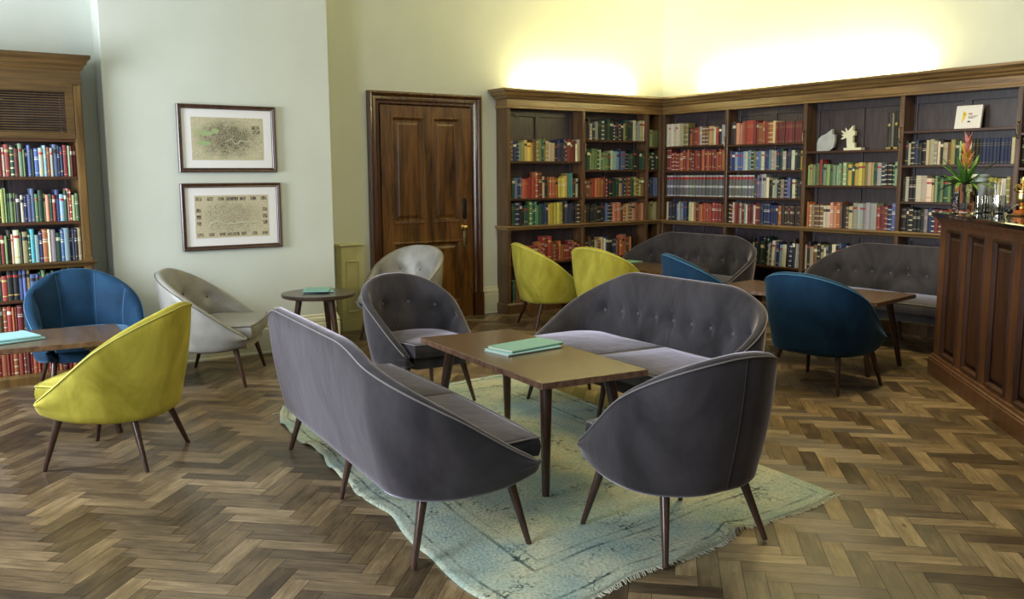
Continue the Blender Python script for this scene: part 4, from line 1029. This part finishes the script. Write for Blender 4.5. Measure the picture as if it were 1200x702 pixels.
pq.rotation_euler = (math.radians(-9), 0, -PI/2)
m = MB(); m.box((-.112, 0, 0), (.112, .022, .20), c=.004); m.build('board', M['mount'], pq)
def flat(pts, y=-.0012): m = MB(); m.loft([[(x, .0005, z) for x, z in pts], [(x, y, z) for x, z in pts]]); return m
flat([(-.052, .045), (-.015, .125), (-.048, .155)]).build('triangle', M['signyellow'], pq)
flat([(-.046, .122), (-.030, .122), (-.030, .128), (-.046, .128)], -.0022).build('triangle_mark', M['signink'], pq)
for a, b, z, h_, mt in ((.0, .012, .120, .012, 'signred'), (.016, .030, .120, .012, 'signred'), (.0, .080, .104, .004, 'signink'), (.0, .07, .095, .004, 'signink'), (.0, .045, .086, .004, 'signink'), (-.003, .022, .054, .012, 'signnavy')):
    flat([(a, z), (b, z), (b, z+h_), (a, z+h_)]).build('printed_line', M[mt], pq)

# ------------------------------------------------------------------ framed maps
def framed(x0, x1, z0, z1, label, which):
    root = tag(empty('framed_map', ((x0+x1)/2, BY, (z0+z1)/2)), label, 'picture', 'framed maps on the chimney breast')
    W, H = (x1-x0)/2, (z1-z0)/2
    m = MB()
    def ring(i, y): return [(-W+i, y, -H+i), (W-i, y, -H+i), (W-i, y, H-i), (-W+i, y, H-i)]
    m.loft([ring(0, -.001), ring(0, -.026), ring(.006, -.032), ring(.014, -.030), ring(.022, -.024), ring(.028, -.026), ring(.032, -.022), ring(.034, -.012)], caps=False)
    m.build('frame', M['frame'], root)
    m = MB(); m.box((-W+.03, -.012, -H+.03), (W-.03, -.002, H-.03)); m.build('mount', M['mount'], root)
    mw_, mh_ = W-.105, H-.095
    m = MB(); m.box((-mw_, -.0135, -mh_), (mw_, -.0121, mh_)); p = m.build('printed_map', M['map1'] if which == 1 else M['map2'], root)
    m = MB()
    if which == 1:
        pts = [(-.02, -.02), (.03, .0), (.055, -.04), (.08, -.035), (.10, -.01), (.14, -.02), (.17, -.01), (.20, -.03), (.235, -.005), (.26, -.02)]
        pts = [(x, -.0140, z+.0) for x, z in pts]; m.tube(pts, .0035, 6, up=Vector((0, 1, 0))); m.build('river', M['mapriver'], p)
        m = MB()
        for cx, cz, a, b in ((-.17, .04, .05, .02), (-.19, -.035, .055, .018), (-.10, .06, .03, .02)):
            m.loft([[(cx+a*math.cos(2*PI*j/10)*(1+.2*math.sin(j*3)), y, cz+b*math.sin(2*PI*j/10)) for j in range(10)] for y in (-.0136, -.0141)])
        m.build('park', M['mapgreen'], p)
        for cx, cz in ((.225, .09), (.232, .055)):
            m = MB(); m.box((cx-.03, -.0142, cz-.014), (cx+.03, -.0136, cz+.014)); m.build('vignette', M['vignette'], p)
    else:
        L_ = []
        for k in range(7): L_.append((-mw_+.035+k*(2*mw_-.07)/6, mh_-.028, .024 if k != 3 else .05, .014))
        for k in range(7): L_.append((-mw_+.035+k*(2*mw_-.07)/6, -mh_+.026, .022 if k not in (3,) else .05, .012))
        for k in range(3):
            for s in (-1, 1): L_.append((s*(mw_-.03), .05-k*.052, .018, .015))
        for cx, cz, a, b in L_:
            m = MB(); m.box((cx-a, -.0142, cz-b), (cx+a, -.0136, cz+b)); m.build('vignette', M['vignette'], p)
        m = MB(); m.tube([(x, -.0138, z) for x, z in ((-.19, -.08), (-.17, -.05), (-.12, -.035), (-.06, -.055), (0, -.06), (.08, -.05), (.19, -.055))], .004, 6, up=Vector((0, 1, 0))); m.build('river', M['mapriver'], p)
framed(2.031, 2.81, 1.487, 2.007, 'upper framed map with a dense street plan and green parks', 1)
framed(2.029, 2.83, .878, 1.402, 'lower framed map bordered by small dark vignettes', 2)

# painted pipe cover in the corner by the door
pc = tag(empty('pipe_cover'), 'narrow cream painted panelled cover standing between chimney breast and door', 'cover')
m = MB(); x0, x1, y0, zt = 3.635, 3.865, 7.87, .80
m.box((x0, y0, 0), (x1, YW-.002, zt))
def ring(i, y): return [(x0+i, y, .13+i), (x1-i, y, .13+i), (x1-i, y, zt-.09-i), (x0+i, y, zt-.09-i)]
m.loft([ring(.045, y0), ring(.048, y0-.008), ring(.056, y0-.008), ring(.062, y0-.001)], caps=False)
m.build('box', M['coverpaint'], pc)
m = MB(); m.box((x0-.012, y0-.012, zt), (x1+.012, YW-.002, zt+.018), c=.004); m.build('lid', M['coverpaint'], pc)
m = MB(); m.box((x0-.01, y0-.012, 0), (x1+.01, y0, .10)); m.build('foot_rail', M['coverpaint'], pc)

# ------------------------------------------------------------------ light
def area(name, loc, rot, sx, sy, power, col, spread=None):
    l = bpy.data.lights.new(name, 'AREA'); l.shape = 'RECTANGLE'; l.size = sx; l.size_y = sy; l.energy = power; l.color = col
    if spread: l.spread = math.radians(spread)
    o = bpy.data.objects.new(name, l); COL.objects.link(o); o.location = loc; o.rotation_euler = rot; return o
day = (.86, .93, 1.0)
for (a, b), p, WZ in zip(WIN, (140, 215), WZS):
    area('window_daylight', (XL-.10, (a+b)/2, (WZ[0]+WZ[1])/2), (0, -PI/2, 0), WZ[1]-WZ[0]-.1, b-a-.1, p, day)
warm = (1.0, .83, .36)
area('uplight', (6.55, YA+.11, ZC-.008), (PI, 0, 0), 1.6, .05, 48, warm)
area('uplight', (XB+.09, 6.0, ZC-.008), (PI, 0, 0), .05, 2.6, 90, warm)
area('bar_fill', (5.3, 3.4, 3.2), (0, -.35, 0), .3, .3, 30, (1.0, .86, .55))  # added fill without a fixture, brightens the white cups on the bar
area('warm_fill', (4.6, 3.6, HC-.1), (0, 0, 0), 1.2, 1.2, 60, (1.0, .76, .28))  # unseen warm fill, added to tint the right-hand floor yellow
w = bpy.data.worlds.new('world'); SC.world = w; w.use_nodes = True
w.node_tree.nodes['Background'].inputs[0].default_value = (.75, .85, 1, 1); w.node_tree.nodes['Background'].inputs[1].default_value = .5
SC.view_settings.view_transform = 'Standard'; SC.view_settings.look = 'None'; SC.view_settings.gamma = 1; SC.view_settings.exposure = 0
SC.cycles.use_denoising = True
SC.cycles.max_bounces = 8
SC.cycles.caustics_refractive = False; SC.cycles.caustics_reflective = False
